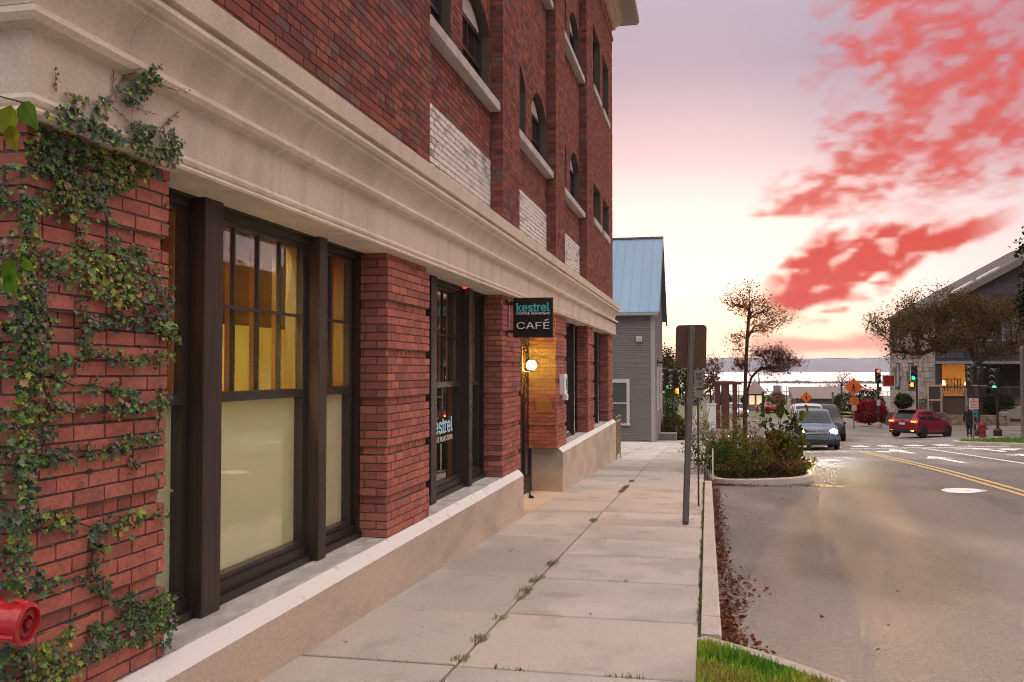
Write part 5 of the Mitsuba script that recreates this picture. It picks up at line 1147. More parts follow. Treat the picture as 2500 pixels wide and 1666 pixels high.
# ------------------------------------------------------------------ hedges, shrubs and trees further off
def shrub(name, label, cat, c, rad, n, ls, pal, seed, group=None, kind='small', stems=14, boxy=1.0):
    key = thing(name, label, cat, group); rr = np.random.default_rng(seed); q = rr.normal(0, 1, (n, 3)); q /= np.linalg.norm(q, axis=1, keepdims=True)
    lump = .72 + .5 * meshkit.fbm(q * 2.2 + seed, 3, seed); q = np.sign(q) * np.abs(q) ** boxy; q = q * lump[:, None] * (rr.uniform(.35, 1, (n, 1)) ** .35); q[:, 2] = np.maximum(q[:, 2], -.85)
    v, f, cc, _, _ = leaves(np.array(c) + q * rad, q + [0, 0, .4], ls, kind, pal, seed + 1, .2, 1.0); add('foliage', (v, f), 'leaf', key, color=cc)
    m = MB()
    for _ in range(stems): t = rr.uniform(-.75, .75, 2); m.tube([[c[0] + t[0] * .2, c[1] + t[1] * .2, c[2] - rad[2] * 1.1], [c[0] + t[0] * rad[0] * .8, c[1] + t[1] * rad[1] * .8, c[2] + rad[2] * .3]], [.02, .008], 4)
    add('stem', m, 'twig', key); return key
CRIM = [(.30, .015, .03), (.40, .03, .05), (.20, .012, .025), (.46, .05, .05)]
shrub('red_hedge', 'large crimson leaved hedge left of the stone building', 'hedge', (12.5, 76.6, -1.7), (1.35, .9, .95), 12000, .085, CRIM, 1, boxy=.8)
shrub('round_shrub', 'round dark green shrub before the corner of the stone building', 'shrub', (15.65, 80, -.95), (.75, .7, .68), 3200, .09, [(.05, .065, .025), (.08, .08, .03), (.035, .04, .02)], 2)
shrub('dark_shrub', 'dark shrub in front of the porch behind the traffic lights', 'shrub', (22.9, 80.6, -1.1), (1.3, .8, .95), 3200, .11, [(.03, .045, .02), (.05, .06, .025)], 3)
shrub('corner_shrub', 'low green bush with orange flowers beside the clapboard house', 'shrub', (-1.72, 50.2, -1.55), (.78, .8, .85), 3600, .085, [(.09, .13, .03), (.13, .16, .04), (.06, .09, .03), (.34, .19, .04)], 4)
shrub('corner_shrub', 'taller green bush against the side of the clapboard house', 'shrub', (-2.05, 53.5, -.7), (.5, .7, 1.5), 2600, .085, [(.07, .11, .04), (.10, .15, .05)], 5)
OL = [(.11, .085, .02), (.15, .105, .02), (.08, .07, .02), (.30, .12, .03), (.06, .045, .015)]
kb, kz = .0287, .0307
def at2(px, py, d=0.): return (18.25 + (px - 2236) * kb + .26 * d, 70 + d, -1.76 - (py - 960) * kz)
blobs = [at2(2075, 740, -1) + (2.6, 2.4, 1.0), at2(2150, 695, 1) + (2.6, 2.6, 1.1), at2(2230, 720, 0) + (2.8, 2.8, 1.3), at2(2300, 725, .5) + (2.4, 2.6, 1.4), at2(2170, 770, -1.5) + (3.2, 2.4, .9), at2(2110, 800, 0) + (2.2, 2.0, .7), at2(2290, 800, 1) + (2.0, 2.2, .8), at2(2030, 735, 0) + (1.1, 1.4, .6), at2(2022, 812, 1) + (.6, 1.0, .5), at2(2060, 780, 1) + (1.0, 1.2, .6)]
trunk = [at2(2236, 972), at2(2236, 940), at2(2232, 905), at2(2230, 870), at2(2228, 850)]
tree('spreading_tree', 'broad spreading tree with olive and orange leaves before the stone building', 'tree', trunk, blobs, 460, 8, .40, 30000, .10, OL, step=.7, tip_r=.018, spread=.30, power=.44)
EV = [(.02, .028, .012), (.03, .035, .015), (.045, .04, .02)]
tree('dark_evergreen', 'dark dense tree at the right edge rising above the stone roof', 'tree', [(20.4, 60, -2.4), (20.4, 60, 0), (20.3, 60, 3), (20.3, 60, 6)], [(20.3, 60, 8.6, 1.7, 1.7, 2.4), (20.2, 60, 6.0, 2.0, 2.0, 1.6), (19.9, 60, 5.0, 1.4, 1.4, 1.4)], 160, 9, .3, 9000, .20, EV, step=.6, tip_r=.02, spread=.30)
G3 = None
BRN = [(.085, .075, .025), (.12, .10, .03), (.17, .11, .035), (.06, .055, .02)]
tree('background_tree', 'olive tree just right of the clapboard house wall', 'tree', [(-4.6, 90, -3.4), (-4.6, 90, -1), (-4.5, 90, 1)], [(-4.4, 90, 2.6, 1.7, 1.7, 1.5), (-3.6, 89, .6, 1.6, 1.6, 1.6)], 90, 11, .22, 4200, .17, BRN, step=.5, tip_r=.02, spread=.35)
tree('background_tree', 'brown tree rising behind the traffic sign panel', 'tree', [(-2.0, 92, -3.5), (-2.0, 92, -1), (-1.9, 92, .5)], [(-2.0, 92, 2.0, 1.8, 1.8, 1.5), (-1.0, 91, .3, 1.7, 1.6, 1.7)], 90, 12, .22, 4200, .17, BRN, step=.5, tip_r=.02, spread=.35)
tree('background_tree', 'thin purple leaved tree right of the traffic sign', 'tree', [(.3, 78, -3.0), (.3, 78, -1), (.25, 78, .8)], [(.45, 78, 1.9, .75, .8, .9), (.55, 78, .2, .6, .7, 1.4)], 70, 13, .12, 1800, .11, [(.11, .04, .05), (.16, .06, .06), (.2, .09, .05)], step=.4, tip_r=.012, spread=.25)
tree('background_tree', 'bare thin tree behind the orange pedestrian sign', 'tree', [(11.4, 84, -3), (11.4, 84, -1), (11.4, 84, .4)], [(11.6, 84, .8, .8, .8, .7)], 50, 14, .08, 260, .09, [(.16, .09, .06)], step=.3, tip_r=.010, spread=.2)
shores = [(6, 150, .9, 1.2), (11, 155, 1.6, 1.5), (14.5, 150, 1.8, 1.3), (18, 160, 2.4, 1.9), (21, 165, 2.2, 2.2), (27, 175, 2.6, 1.9), (3, 170, 1.6, 1.2), (-3, 165, 2.6, 2.2), (-9, 160, 3.2, 2.6), (16.5, 120, 1.6, 1.6), (18.2, 112, 1.8, 2.0)]
SHL = ['first', 'second']
names_ = ['low brown bush by the booth on the lakeside', 'wide reddish bush behind the second orange sign', 'reddish bush right of the second orange sign', 'dark bush on the shore left of the red hedge', 'tall dark bush on the shore behind the red traffic light', 'far dark bush behind the corner of the stone building', 'low bush beyond the rust coloured columns', 'large bush on the shore behind the notice sign', 'broad bush on the shore hidden behind the traffic sign', 'dark bush before the lake behind the pedestrian sign', 'darkest bush behind the red hedge']
for i, (x, y, r_, h) in enumerate(shores):
    shrub('shore_bush', names_[i], 'bush', (x, y, zg(x, y) + h * .75), (r_, r_ * .7, h), 1500, .22, [[(.10, .075, .04), (.14, .09, .04)], [(.22, .08, .04), (.28, .11, .05), (.14, .06, .04)], [(.05, .05, .03), (.07, .06, .03)]][(1 if i in (1, 2) else 2 if i > 2 else 0)], 60 + i, stems=6)

# trees and a house across the street, outside the picture but mirrored in the shop windows
YT = [(.30, .26, .04), (.22, .22, .04), (.36, .28, .05), (.14, .15, .03)]
for i, (x, y) in enumerate(((18.4, 38.5), (20.4, 47.8))):
    tree('roadside_tree', ('tall yellowing tree across the street, nearer the junction', 'tall yellowing tree across the street, further from the junction')[i], 'tree', [(x, y, zg(x, y)), (x, y, 1), (x, y, 2.5)], [(x, y, 5.2, 2.8, 2.8, 2.4), (x - .5, y + 1, 3.4, 2.6, 2.6, 1.2)], 110, 30 + i, .25, 5200, .22, YT, step=.7, tip_r=.02, spread=.5)
P('brick_plain', (.20, .075, .055), .9)
oh = thing('row_house', 'plain brick house across the street, outside the picture, mirrored in the windows', 'house')
add('wall', MB().box(25, 36, 44, 66, -3, 8.2), 'brick_plain', oh); add('roof', MB().box(24.6, 36.4, 43.6, 66.4, 8.2, 8.6), 'slate', oh)
for k in range(7):
    for z in (.4, 4.2): 
        wk = numbered(oh + '__window'); add('frame', MB().box(24.93, 24.99, 45 + k * 3, 46.5 + k * 3, z, z + 2.2), 'trim_pale', wk); add('pane', MB().box(24.90, 24.93, 45.1 + k * 3, 46.4 + k * 3, z + .1, z + 2.1), 'far_glass', wk)

# ------------------------------------------------------------------ traffic lights and signs
P('signal_black', (.016, .014, .013), .45); P('lens_dark', (.03, .025, .022), .3); P('pole_dark', (.035, .028, .026), .45); P('visor_edge', (.62, .60, .55), .5); P('concrete_base', (.42, .34, .28), .9)
GLOW = {'red': (6, .16, .14), 'green': (.05, 1.5, .55), 'hand': (5, .5, .05)}
def signal_head(tl, x, y, z0, face, lit=None, name='signal_head', w=.36, n=3, back=False):
    """face: unit direction (x, y) the lamps look at"""
    key = numbered(tl + '__' + name); fx, fy = face; M = np.array([[fy, -fx, 0], [fx, fy, 0], [0, 0, 1]]); h = .36 * n
    def put(nm, mesh, mat, **kw):
        v, f = (mesh.arr() if isinstance(mesh, MB) else (np.array(mesh.vertices), np.array(mesh.faces))); w_ = v @ M + np.array([x, y, z0]); return add(nm, (w_, f), mat, key, **kw)
    put('housing', rbox(-w / 2, w / 2, -.12, .10, 0, h, .03, 6), 'signal_black')
    vm, ve, ld = MB(), MB(), MB()
    for k in range(n):
        zc = h - .18 - .36 * k; ang = np.linspace(-.15, np.pi + .15, 14); R = .145
        o = [[R * math.cos(a), .10, zc + R * math.sin(a)] for a in ang] + [[R * math.cos(a), .34 if math.sin(a) > .3 else .26, zc + R * math.sin(a)] for a in ang]; f = []
        for i in range(13): f += [[i, i + 1, 15 + i], [i, 15 + i, 14 + i]]
        vm = MB().add(o, f); put('visor', vm, 'signal_black')
        rim = np.array(o[14:]); put('visor_rim', MB().tube(rim + [0, .002, 0], .012, 4), 'visor_edge')
        L_ = lathe([(.13, 0), (.08, .010), (0, .015)], (0, .105, zc), (0, 1, 0), 16)
        if lit and lit[0] == k:
            v = np.array(L_.vertices) @ M + np.array([x, y, z0]); scene[numbered(key + '__lit_lens')] = mikit.ply((v, np.array(L_.faces)), 'lens_glow', emitter={'type': 'area', 'radiance': rgb(*GLOW[lit[1]])}, flip_normals=bool(lens_flip))
        else: put('lens', L_, 'lens_dark')
    return key
lens_flip = False
P('lens_glow', (.1, .1, .1), .5)
def hand_box(tl, x, y, z, face, lit=True):
    key = numbered(tl + '__walk_signal'); fx, fy = face; M = np.array([[fy, -fx, 0], [fx, fy, 0], [0, 0, 1]])
    v = np.array(rbox(-.23, .23, -.10, .10, 0, .46, .03, 6).vertices); bxm = rbox(-.23, .23, -.10, .10, 0, .46, .03, 6); add('housing', (np.array(bxm.vertices) @ M + [x, y, z], np.array(bxm.faces)), 'signal_black', key)
    vis = MB().box(-.22, .22, .10, .28, .44, .455).box(-.225, -.21, .10, .26, .1, .45).box(.21, .225, .10, .26, .1, .45); a, f = vis.arr(); add('visor', (a @ M + [x, y, z], f), 'signal_black', key)
    if lit:
        hand = unary_union([sbox(-.09, .06, .09, .24)] + [sbox(-.09 + .047 * k, .22, -.055 + .047 * k, .36 + (.03 if k in (1, 2) else 0)) for k in range(4)] + [Polygon([(.08, .08), (.17, .2), (.14, .24), (.07, .17)])]).buffer(.008)
        mm = MB().prism(hand, .104, .112, XZ); a, f = mm.arr(); a[:, 1] = a[:, 1]; scene[numbered(key + '__lit_hand')] = mikit.ply((a @ M + [x, y, z], f), 'lens_glow', emitter={'type': 'area', 'radiance': rgb(*GLOW['hand'])})
    return key
def pole(tl, x, y, z1, r=.06, base=True, mat='pole_dark', z0=None):
    z0 = zg(x, y) if z0 is None else z0
    add('pole', MB().tube([[x, y, z0], [x, y, z1]], r, 10), mat, tl, smooth=40)
    if base: add('base', MB().mesh(lathe([(0, 0), (.24, .0), (.24, .32), (.12, .46), (.0, .46)][::-1], (x, y, z0), n=8)), 'concrete_base' if base == 'pale' else mat, tl)
F_ = lambda a: (math.sin(math.radians(a)), -math.cos(math.radians(a)))     # 0 looks at the camera's end of the street
# left pair
tl = thing('traffic_light', 'traffic light with stacked black heads on a pale pole left of the big sign', 'traffic light')
pole(tl, -2.78, 58, 1.72, .045, False, 'galvanised'); add('arm', MB().tube([[-2.78, 58, 1.68], [-2.45, 58, 1.68]], .03, 8), 'galvanised', tl)
signal_head(tl, -2.42, 57.8, .58, F_(62), name='signal_head'); hand_box(tl, -2.36, 57.8, -.05, F_(75), False)
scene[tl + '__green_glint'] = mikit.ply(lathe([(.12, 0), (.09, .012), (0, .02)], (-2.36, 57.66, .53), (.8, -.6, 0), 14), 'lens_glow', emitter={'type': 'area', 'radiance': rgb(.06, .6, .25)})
tl = thing('traffic_light', 'traffic light with a glowing red walk signal just left of the sign post', 'traffic light')
pole(tl, -2.1, 58.6, 1.35, .06); signal_head(tl, -1.86, 58.3, .52, F_(55)); hand_box(tl, -1.80, 58.2, .05, F_(8), True)
# across, with the red light and a sign with its red glow put into the colour
tl = thing('traffic_light', 'traffic light showing red beside a sign coloured red by its glow in front of the lake', 'traffic light')
pole(tl, 12.33, 72, .75, .07, 'pale'); signal_head(tl, 12.3, 71.8, .60, F_(8), (0, 'red'))
P('glow_and_print_red', (.42, .012, .02), .5)  # red of sign lettering, and of the signal glow painted on the plate
add('sign_plate', MB().box(12.68, 13.42, 71.85, 71.88, .42, 1.16), 'glow_and_print_red', tl); add('sign_frame', MB().box(12.64, 13.46, 71.84, 71.89, 1.16, 1.20).box(12.64, 13.46, 71.84, 71.89, .36, .42).box(12.62, 12.68, 71.84, 71.89, .36, 1.2), 'trim_white', tl)
add('button_plate', MB().box(12.22, 12.46, 71.88, 71.91, -1.05, -.62), 'trim_white', tl); add('control_box', rbox(12.28, 12.56, 71.86, 72.1, .02, .34, .02, 4), 'pole_dark', tl)
tl = thing('traffic_light', 'traffic light showing green above a glowing orange hand by the stone building', 'traffic light')
pole(tl, 15.0, 72, 1.85, .065); signal_head(tl, 14.78, 71.8, .82, F_(-25), (2, 'green'), w=.38); hand_box(tl, 14.62, 71.7, .30, F_(-10), True)
tl = thing('traffic_light', 'cluster of dark traffic lights seen from behind in front of the lit porch', 'traffic light')
pole(tl, 15.45, 58, 1.25, .055); signal_head(tl, 15.18, 58.0, .78, F_(-80)); signal_head(tl, 15.62, 58.1, .72, F_(-95)); hk = signal_head(tl, 15.42, 58.2, 1.72, F_(-85), n=1, w=.42)
add('crossbar', MB().box(15.05, 15.85, 57.97, 58.03, 1.72, 1.76).box(15.05, 15.85, 57.97, 58.03, .66, .70), 'visor_edge', tl)
tl = thing('traffic_light', 'traffic light with rimmed black visors on the rightmost pole above the lawn', 'traffic light')
pole(tl, 16.28, 57.5, .5, .07); signal_head(tl, 16.22, 57.4, .60, F_(-60), w=.42); hand_box(tl, 16.0, 57.3, .1, F_(-70), False)
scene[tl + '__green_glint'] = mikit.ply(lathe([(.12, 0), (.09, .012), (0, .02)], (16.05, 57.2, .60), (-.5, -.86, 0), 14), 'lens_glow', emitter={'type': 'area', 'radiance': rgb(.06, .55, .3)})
P('sign_orange', (.80, .16, .015), .5); P('sign_pinkish', (.55, .40, .40), .5)
def diamond_sign(label, x, y, z, s, walker=True, extra=True):
    key = thing('pedestrian_sign', label, 'sign'); z0 = zg(x, y)
    add('post', MB().box(x - .04, x + .04, y + .02, y + .08, z0, z + s * .7), 'galvanised', key)
    add('panel', MB().prism(Polygon([(0, -s * .707), (s * .707, 0), (0, s * .707), (-s * .707, 0)]).buffer(-.04).buffer(.04), 0, .02, XZ).arr()[0:2] and (lambda a: (a[0] + [x, y, z], a[1]))(MB().prism(Polygon([(0, -s * .707), (s * .707, 0), (0, s * .707), (-s * .707, 0)]).buffer(-.04).buffer(.04), 0, .02, XZ).arr()), 'sign_orange', key)
    man = unary_union([LineString([(0, .05), (.02, -.12)]).buffer(.055), LineString([(.02, -.12), (.10, -.34)]).buffer(.03), LineString([(.0, -.12), (-.10, -.32)]).buffer(.03), LineString([(0, .06), (.13, -.06)]).buffer(.024), LineString([(0, .06), (-.12, -.05)]).buffer(.024), LineString([(0, .16), (0, .165)]).buffer(.06)])
    man = affinity.scale(man, s / .95, s / .95, origin=(0, 0)); a, f = MB().prism(man, -.012, -.003, XZ).arr(); add('walking_figure', (a + [x, y, z], f), 'sign_black', key)
    if extra:
        add('lower_panel', MB().box(x - .28, x + .34, y, y + .02, z - 1.28, z - .80), 'sign_orange', key); add('small_plate', MB().box(x - .14, x + .2, y, y + .02, z - 1.75, z - 1.33), 'sign_pinkish', key)
        for k in range(3): add('text_line', MB().box(x - .20, x + .26, y - .006, y - .001, z - .93 - .12 * k, z - .90 - .12 * k), 'sign_black', key)
    return key
diamond_sign('orange diamond pedestrian crossing sign with smaller plates below it', 10.62, 72, .32, .95)
diamond_sign('smaller orange diamond sign above the roofs of the waiting cars', 9.7, 96, -1.15, .82, extra=False)
ps = thing('parking_sign', 'pinkish parking rules sign on a post beside the fire hydrant', 'sign')
add('post', MB().box(13.55, 13.61, 52, 52.04, zg(13.6, 52), -.3), 'galvanised', ps); add('plate', MB().box(13.36, 13.82, 51.97, 51.99, -.46, .12), 'sign_pinkish', ps)
text_on(ps, 'NO', .075, .15, (13.515, 51.965, .01), (1, 0, 0), (0, 0, 1), 'glow_and_print_red', bold=True); text_on(ps, 'PARKING', .065, .36, (13.41, 51.965, -.10), (1, 0, 0), (0, 0, 1), 'glow_and_print_red', bold=True)
for k in range(2): add('text_line', MB().box(13.48, 13.70, 51.962, 51.966, -.22 - k * .07, -.195 - k * .07), 'glow_and_print_red', ps)
add('arrow', MB().prism(Polygon([(13.43, -.375), (13.49, -.34), (13.49, -.365), (13.69, -.365), (13.69, -.34), (13.75, -.375), (13.69, -.41), (13.69, -.385), (13.49, -.385), (13.49, -.41)]), 51.962, 51.966, XZ), 'glow_and_print_red', ps)
# rightmost tall pole at the edge
pl = thing('lamp_pole', 'tall pale metal pole at the right edge of the lawn', 'pole')
add('shaft', MB().tube([[15.32, 50, zg(15.3, 50)], [15.32, 50, 2.7]], [.10, .085], 12), 'galvanised', pl, smooth=40); add('base', MB().mesh(lathe([(0, .3), (.14, .3), (.18, 0)], (15.32, 50, zg(15.3, 50)), n=12)), 'galvanised', pl)
add('cap', MB().mesh(lathe([(0, .06), (.07, .04), (.09, 0)], (15.32, 50, 2.7), n=12)), 'galvanised', pl)

# hydrant
hy = thing('fire_hydrant', 'dark red fire hydrant on the lawn across the street', 'fire hydrant')
P('hydrant_red', (.22, .02, .022), .5)
hx, hyy = 14.0, 52.0; hz = zg(hx, hyy) + .1
add('barrel', lathe([(0, .86), (.05, .85), (.07, .80), (.15, .74), (.17, .66), (.19, .65), (.19, .60), (.155, .58), (.15, .12), (.20, .10), (.20, .04), (.17, .03), (.17, 0)], (hx, hyy, hz), n=18), 'hydrant_red', hy, smooth=40)
add('outlet', MB().mesh(trimesh.creation.cylinder(.075, .46, sections=12, transform=trimesh.transformations.translation_matrix((hx, hyy, hz + .48)) @ trimesh.transformations.rotation_matrix(math.pi / 2, (0, 1, 0)))), 'hydrant_red', hy)
add('pumper_outlet', MB().mesh(trimesh.creation.cylinder(.10, .12, sections=14, transform=trimesh.transformations.translation_matrix((hx - .05, hyy - .2, hz + .40)) @ trimesh.transformations.rotation_matrix(math.pi / 2, (1, 0, 0)))), 'hydrant_red', hy)
add('bonnet_nut', MB().box(hx - .03, hx + .03, hyy - .03, hyy + .03, hz + .85, hz + .91), 'hydrant_red', hy)

# rust columns, cabinet, booth, pavilion, far poles
P('rust', mikit.proc(lambda p, n, uv: mix((.14, .045, .035), (.08, .03, .025), fbm(p.x * 3, p.y * 3, p.z * 1.2, 3))), .8)
cs = thing('column_frame', 'row of rust red columns carrying a beam left of the young tree', 'frame')
for x, w in ((.62, .42), (1.12, .62), (1.98, .36)): add('column', MB().box(x, x + w, 75, 75.5, zg(1, 75), .42), 'rust', cs)
add('beam', MB().box(.4, 2.7, 74.95, 75.55, .42, .62), 'rust', cs)
cb = thing('utility_cabinet', 'pale grey utility cabinet left of the rust red columns', 'cabinet')
add('body', rbox(.02, .66, 69.8, 70.4, zg(.3, 70), -1.0, .04, 6), 'white_metal', cb); add('lid', rbox(-.02, .70, 69.75, 70.45, -1.02, -.93, .02, 4), 'trim_white', cb)
br = thing('barricade', 'white folding barricade with slanted legs behind the sign post', 'barricade')
for a, b in (((-1.0, -2.6), (-.62, -1.2)), ((-.55, -2.6), (-.72, -1.2)), ((-.35, -2.6), (-.35, -1.25))): add('leg', MB().tube([[a[0], 66, a[1]], [b[0], 66, b[1]]], .045, 6), 'white_metal', br)
add('board', MB().box(-1.15, -.1, 65.95, 66.0, -2.05, -1.82), 'trim_white', br)
for i, (xa, xb_) in enumerate(((-2.55, -1.95), (-.25, .15))):
    lp = add('leaning_pole', MB().tube([[xa, 56 + 4 * i, zg(-2, 57) - .1 + .0], [xb_, 56 + 4 * i, zg(-2, 57) + 1.75]], .05, 6), 'pale_wood', label=('pale pole leaning beside the bush at the clapboard house', 'pale leaning pole right of the sign post')[i], cat='pole')
bt2 = thing('ticket_booth', 'small booth with a peaked roof and lit windows near the lake', 'booth')
bx, by = 7.0, 140; bz = zg(bx, by); P('booth_wall', (.20, .16, .15), .8); P('booth_roof', (.26, .215, .20), .8)
add('wall', MB().box(bx - 1.1, bx + 1.15, by, by + 2.2, bz, bz + 2.5), 'booth_wall', bt2)
add('roof', MB().add([[bx - 1.65, by - .6, bz + 2.45], [bx + 1.7, by - .6, bz + 2.45], [bx + 1.7, by + 2.8, bz + 2.45], [bx - 1.65, by + 2.8, bz + 2.45], [bx, by + 1.1, bz + 4.5]], [[0, 1, 4], [1, 2, 4], [2, 3, 4], [3, 0, 4], [0, 2, 1], [0, 3, 2]]), 'booth_roof', bt2)
for i, x in enumerate((bx - .9, bx + .15)):
    add('window_frame', MB().box(x - .06, x + .81, by - .05, by - .01, bz + .84, bz + .9).box(x - .06, x + .81, by - .05, by - .01, bz + 2.2, bz + 2.26).box(x - .06, x, by - .05, by - .01, bz + .9, bz + 2.2).box(x + .75, x + .81, by - .05, by - .01, bz + .9, bz + 2.2), 'trim_white', bt2)
    scene[numbered(bt2 + '__window')] = mikit.ply(MB().box(x, x + .75, by - .03, by - .01, bz + .9, bz + 2.2).arr(), 'white_lamp', emitter={'type': 'area', 'radiance': rgb(.42, .27, .12)})
add('stop_sign', lathe([(0, .02), (.38, .02), (.38, 0)], (bx + 1.75, by - 1.0, bz + 1.0), (0, -1, 0), 8), 'sticker_red', bt2)
add('stop_bar', MB().box(bx + 1.5, bx + 2.0, by - 1.03, by - 1.021, bz + .95, bz + 1.06), 'trim_white', bt2)
cn = thing('traffic_cone', 'tall red marker cone before the booth', 'cone'); add('body', lathe([(0, 1.2), (.05, 1.2), (.16, .1), (.28, .08), (.28, 0)], (bx - .1, by - 2.2, bz), n=10), 'sticker_red', cn); add('stripe', lathe([(.10, .8), (.125, .6)], (bx - .1, by - 2.2, bz), n=10), 'trim_white', cn)
add('notice', MB().box(bx + .3, bx + 1.2, by - 1.5, by - 1.46, bz + .15, bz + .95), 'sign_pinkish', label='pinkish notice board standing before the booth', cat='board')
pv = thing('pavilion', 'low building with a wide tan hipped roof behind the waiting cars', 'building')
px, py_ = 14.2, 128; pz = zg(px, py_)
add('wall', MB().box(px - 2.6, px + 2.6, py_, py_ + 5, pz, pz + 2.0), 'booth_wall', pv)
add('roof', MB().add([[px - 3.0, py_ - .6, pz + 1.9], [px + 3.6, py_ - .6, pz + 1.9], [px + 3.6, py_ + 6, pz + 1.9], [px - 3.0, py_ + 6, pz + 1.9], [px - 3.4, py_ + 2, pz + 3.4], [px + 4.6, py_ + 2, pz + 3.4]], [[0, 1, 5], [0, 5, 4], [1, 2, 5], [2, 3, 4], [2, 4, 5], [3, 0, 4]]), 'booth_roof', pv)
poles = [(9.15, 72, 'grey metal pole right of the waiting cars', -.05, .075), (6.9, 120, 'dark timber post left of the waiting cars', -1.2, .16), (8.1, 150, 'tall thin pole right of the booth', .35, .07), (8.8, 165, 'thin mast in front of the lake right of the booth', 1.0, .06), (3.4, 105, 'thin dark pole behind the white car', .2, .05), (12.2, 170, 'short dark mast holding a grey box by the water', -.2, .08), (13.4, 175, 'short mast right of the grey box by the water', -1.2, .07), (14.6, 180, 'third short mast by the water', -1.4, .07)]
for x, y, lab, z1, r_ in poles:
    x = x * 1.0; key = thing('post', lab, 'post'); add('shaft', MB().tube([[x, y, zg(x, y) - .1], [x, y, z1]], r_, 8), 'pole_dark' if r_ != .075 else 'galvanised', key)
    if y == 170: add('box', MB().box(x - .65, x + .65, y - .1, y + .1, -3.0, -1.2), 'plate_grey', key)
"""mooring posts and rails by the water"""
wr = thing('shore_rail', 'long low dark rail along the lake shore', 'railing'); m = MB()
for k in range(60): x = -20 + k * 1.2; m.box(x, x + .12, 262, 262.1, zg(x, 262) - .1, zg(x, 262) + 1.0)
add('posts', m, 'pole_dark', wr, kind='stuff'); add('rail', MB().box(-20, 52, 262, 262.1, zg(0, 262) + .95, zg(0, 262) + 1.1), 'pole_dark', wr)

# ------------------------------------------------------------------ vehicles
P('tyre', (.018, .017, .017), .85); P('rim', (.34, .33, .33), .35, metallic=.7); P('car_glass', (.015, .022, .032), .06, specular=.35); P('car_trim', (.018, .017, .017), .5); P('chrome', (.70, .70, .72), .18, metallic=1.0)
P('plate', (.62, .60, .52), .5); P('plate_green', (.05, .14, .06), .5); P('tail_lens', (.45, .012, .012), .2)
def paint(k, c): P(k, c, .28, clearcoat=1.0, metallic=.25, specular=.5)
paint('paint_silver_blue', (.09, .14, .25)); paint('paint_magenta', (.24, .008, .03)); paint('paint_pale', (.50, .52, .58)); paint('paint_black', (.02, .018, .02)); paint('paint_white', (.62, .62, .66)); paint('paint_red', (.42, .02, .02))
class Car:
    """a lofted car: stations along the length give half width, sill, belt and top; x = forward, y = left, z = up"""
    def __init__(s, st): s.st = np.array(st, float)     # columns: x, half width, sill z, belt z, roof half width, top z
    def row(s, x):
        c = [np.interp(x, s.st[:, 0], s.st[:, i]) for i in range(1, 6)]; return c
    def ring(s, x, grow=0.0):
        w, z0, zb, wr, zt = s.row(x); tall = max(zt - zb, .002)
        p = [(0, z0), (w * .80, z0), (w * .93, z0 + .03), (w * .985, z0 + .12), (w, z0 + (zb - z0) * .45), (w * .985, z0 + (zb - z0) * .75), (w * .955, zb - .03), (w * .935, zb),
             (w * .935 + (wr - w * .935) * .5, zb + tall * .5), (wr, zt - min(.09, tall * .3)), (wr - .05, zt - min(.03, tall * .12)), (wr * .6, zt), (0, zt + .012)]
        return [(y + (grow if i > 1 else 0) * (1 if i < 10 else 0), z + (grow if i >= 10 else 0)) for i, (y, z) in enumerate(p)]
    def body(s):
        xs = np.unique(np.concatenate([s.st[:, 0], np.linspace(s.st[0, 0], s.st[-1, 0], 34)])); R = []
        for x in xs: h = s.ring(x); R.append([(x, y, z) for y, z in h] + [(x, -y, z) for y, z in h[-2:0:-1]])
        v = np.array(R); n = v.shape[1]; V = v.reshape(-1, 3); f = []
        for i in range(len(xs) - 1):
            for j in range(n): k = (j + 1) % n; f += [[i * n + j, (i + 1) * n + j, (i + 1) * n + k], [i * n + j, (i + 1) * n + k, i * n + k]]
        for e in (0, (len(xs) - 1) * n):
            c = len(V); V = np.vstack([V, V[e:e + n].mean(0)]); f += [[c, e + (j + 1) % n, e + j] if e else [c, e + j, e + (j + 1) % n] for j in range(n)]
        return V, np.array(f)
    def pt(s, x, u, off=.006):
        """u in 0..1 up the side window band"""
        h = s.ring(x); (y0, z0), (y1, z1) = h[7], h[9]; return np.array([x, y0 + (y1 - y0) * u + off, z0 + (z1 - z0) * u])
    def side_glass(s, quads):
        m = MB()
        for sd in (1, -1):
            for (xa0, xb0, xa1, xb1, u0, u1) in quads:
                for k in range(8):
                    t0, t1 = k / 8, (k + 1) / 8; L0 = lambda t: xa0 + (xb0 - xa0) * t; L1 = lambda t: xa1 + (xb1 - xa1) * t
                    for v0, v1 in ((u0, (u0 + u1) / 2), ((u0 + u1) / 2, u1)):
                        X = lambda t, u: L0(t) + (L1(t) - L0(t)) * (u - u0) / (u1 - u0)
                        q = [s.pt(X(t, u), u, .014) * [1, sd, 1] for t, u in ((t0, v0), (t1, v0), (t1, v1), (t0, v1))]; m.quad(*(q if sd > 0 else q[::-1]))
        return m
    def screen(s, xb, xt, inset=.08, off=.008, n=8):
        """windscreen or rear window between station xb (bottom) and xt (top)"""
        t = np.linspace(0, 1, n); rows = []
        for a in t:
            x = xb + (xt - xb) * a; w, z0, zb, wr, zt = s.row(x); W = max((w * .935 if zt - zb < .08 else wr) - inset, .3); sgn = 1 if xb > xt else -1
            rows.append([(x + sgn * off, y * W, zt + .012 * (1 - y * y) - (.02 if abs(y) > .95 else 0) + off) for y in np.linspace(-1, 1, 7)])
        v = np.array(rows).reshape(-1, 3); f = []
        for i in range(n - 1):
            for j in range(6): k = i * 7 + j; f += [[k, k + 1, k + 8], [k, k + 8, k + 7]]
        return v, np.array(f)
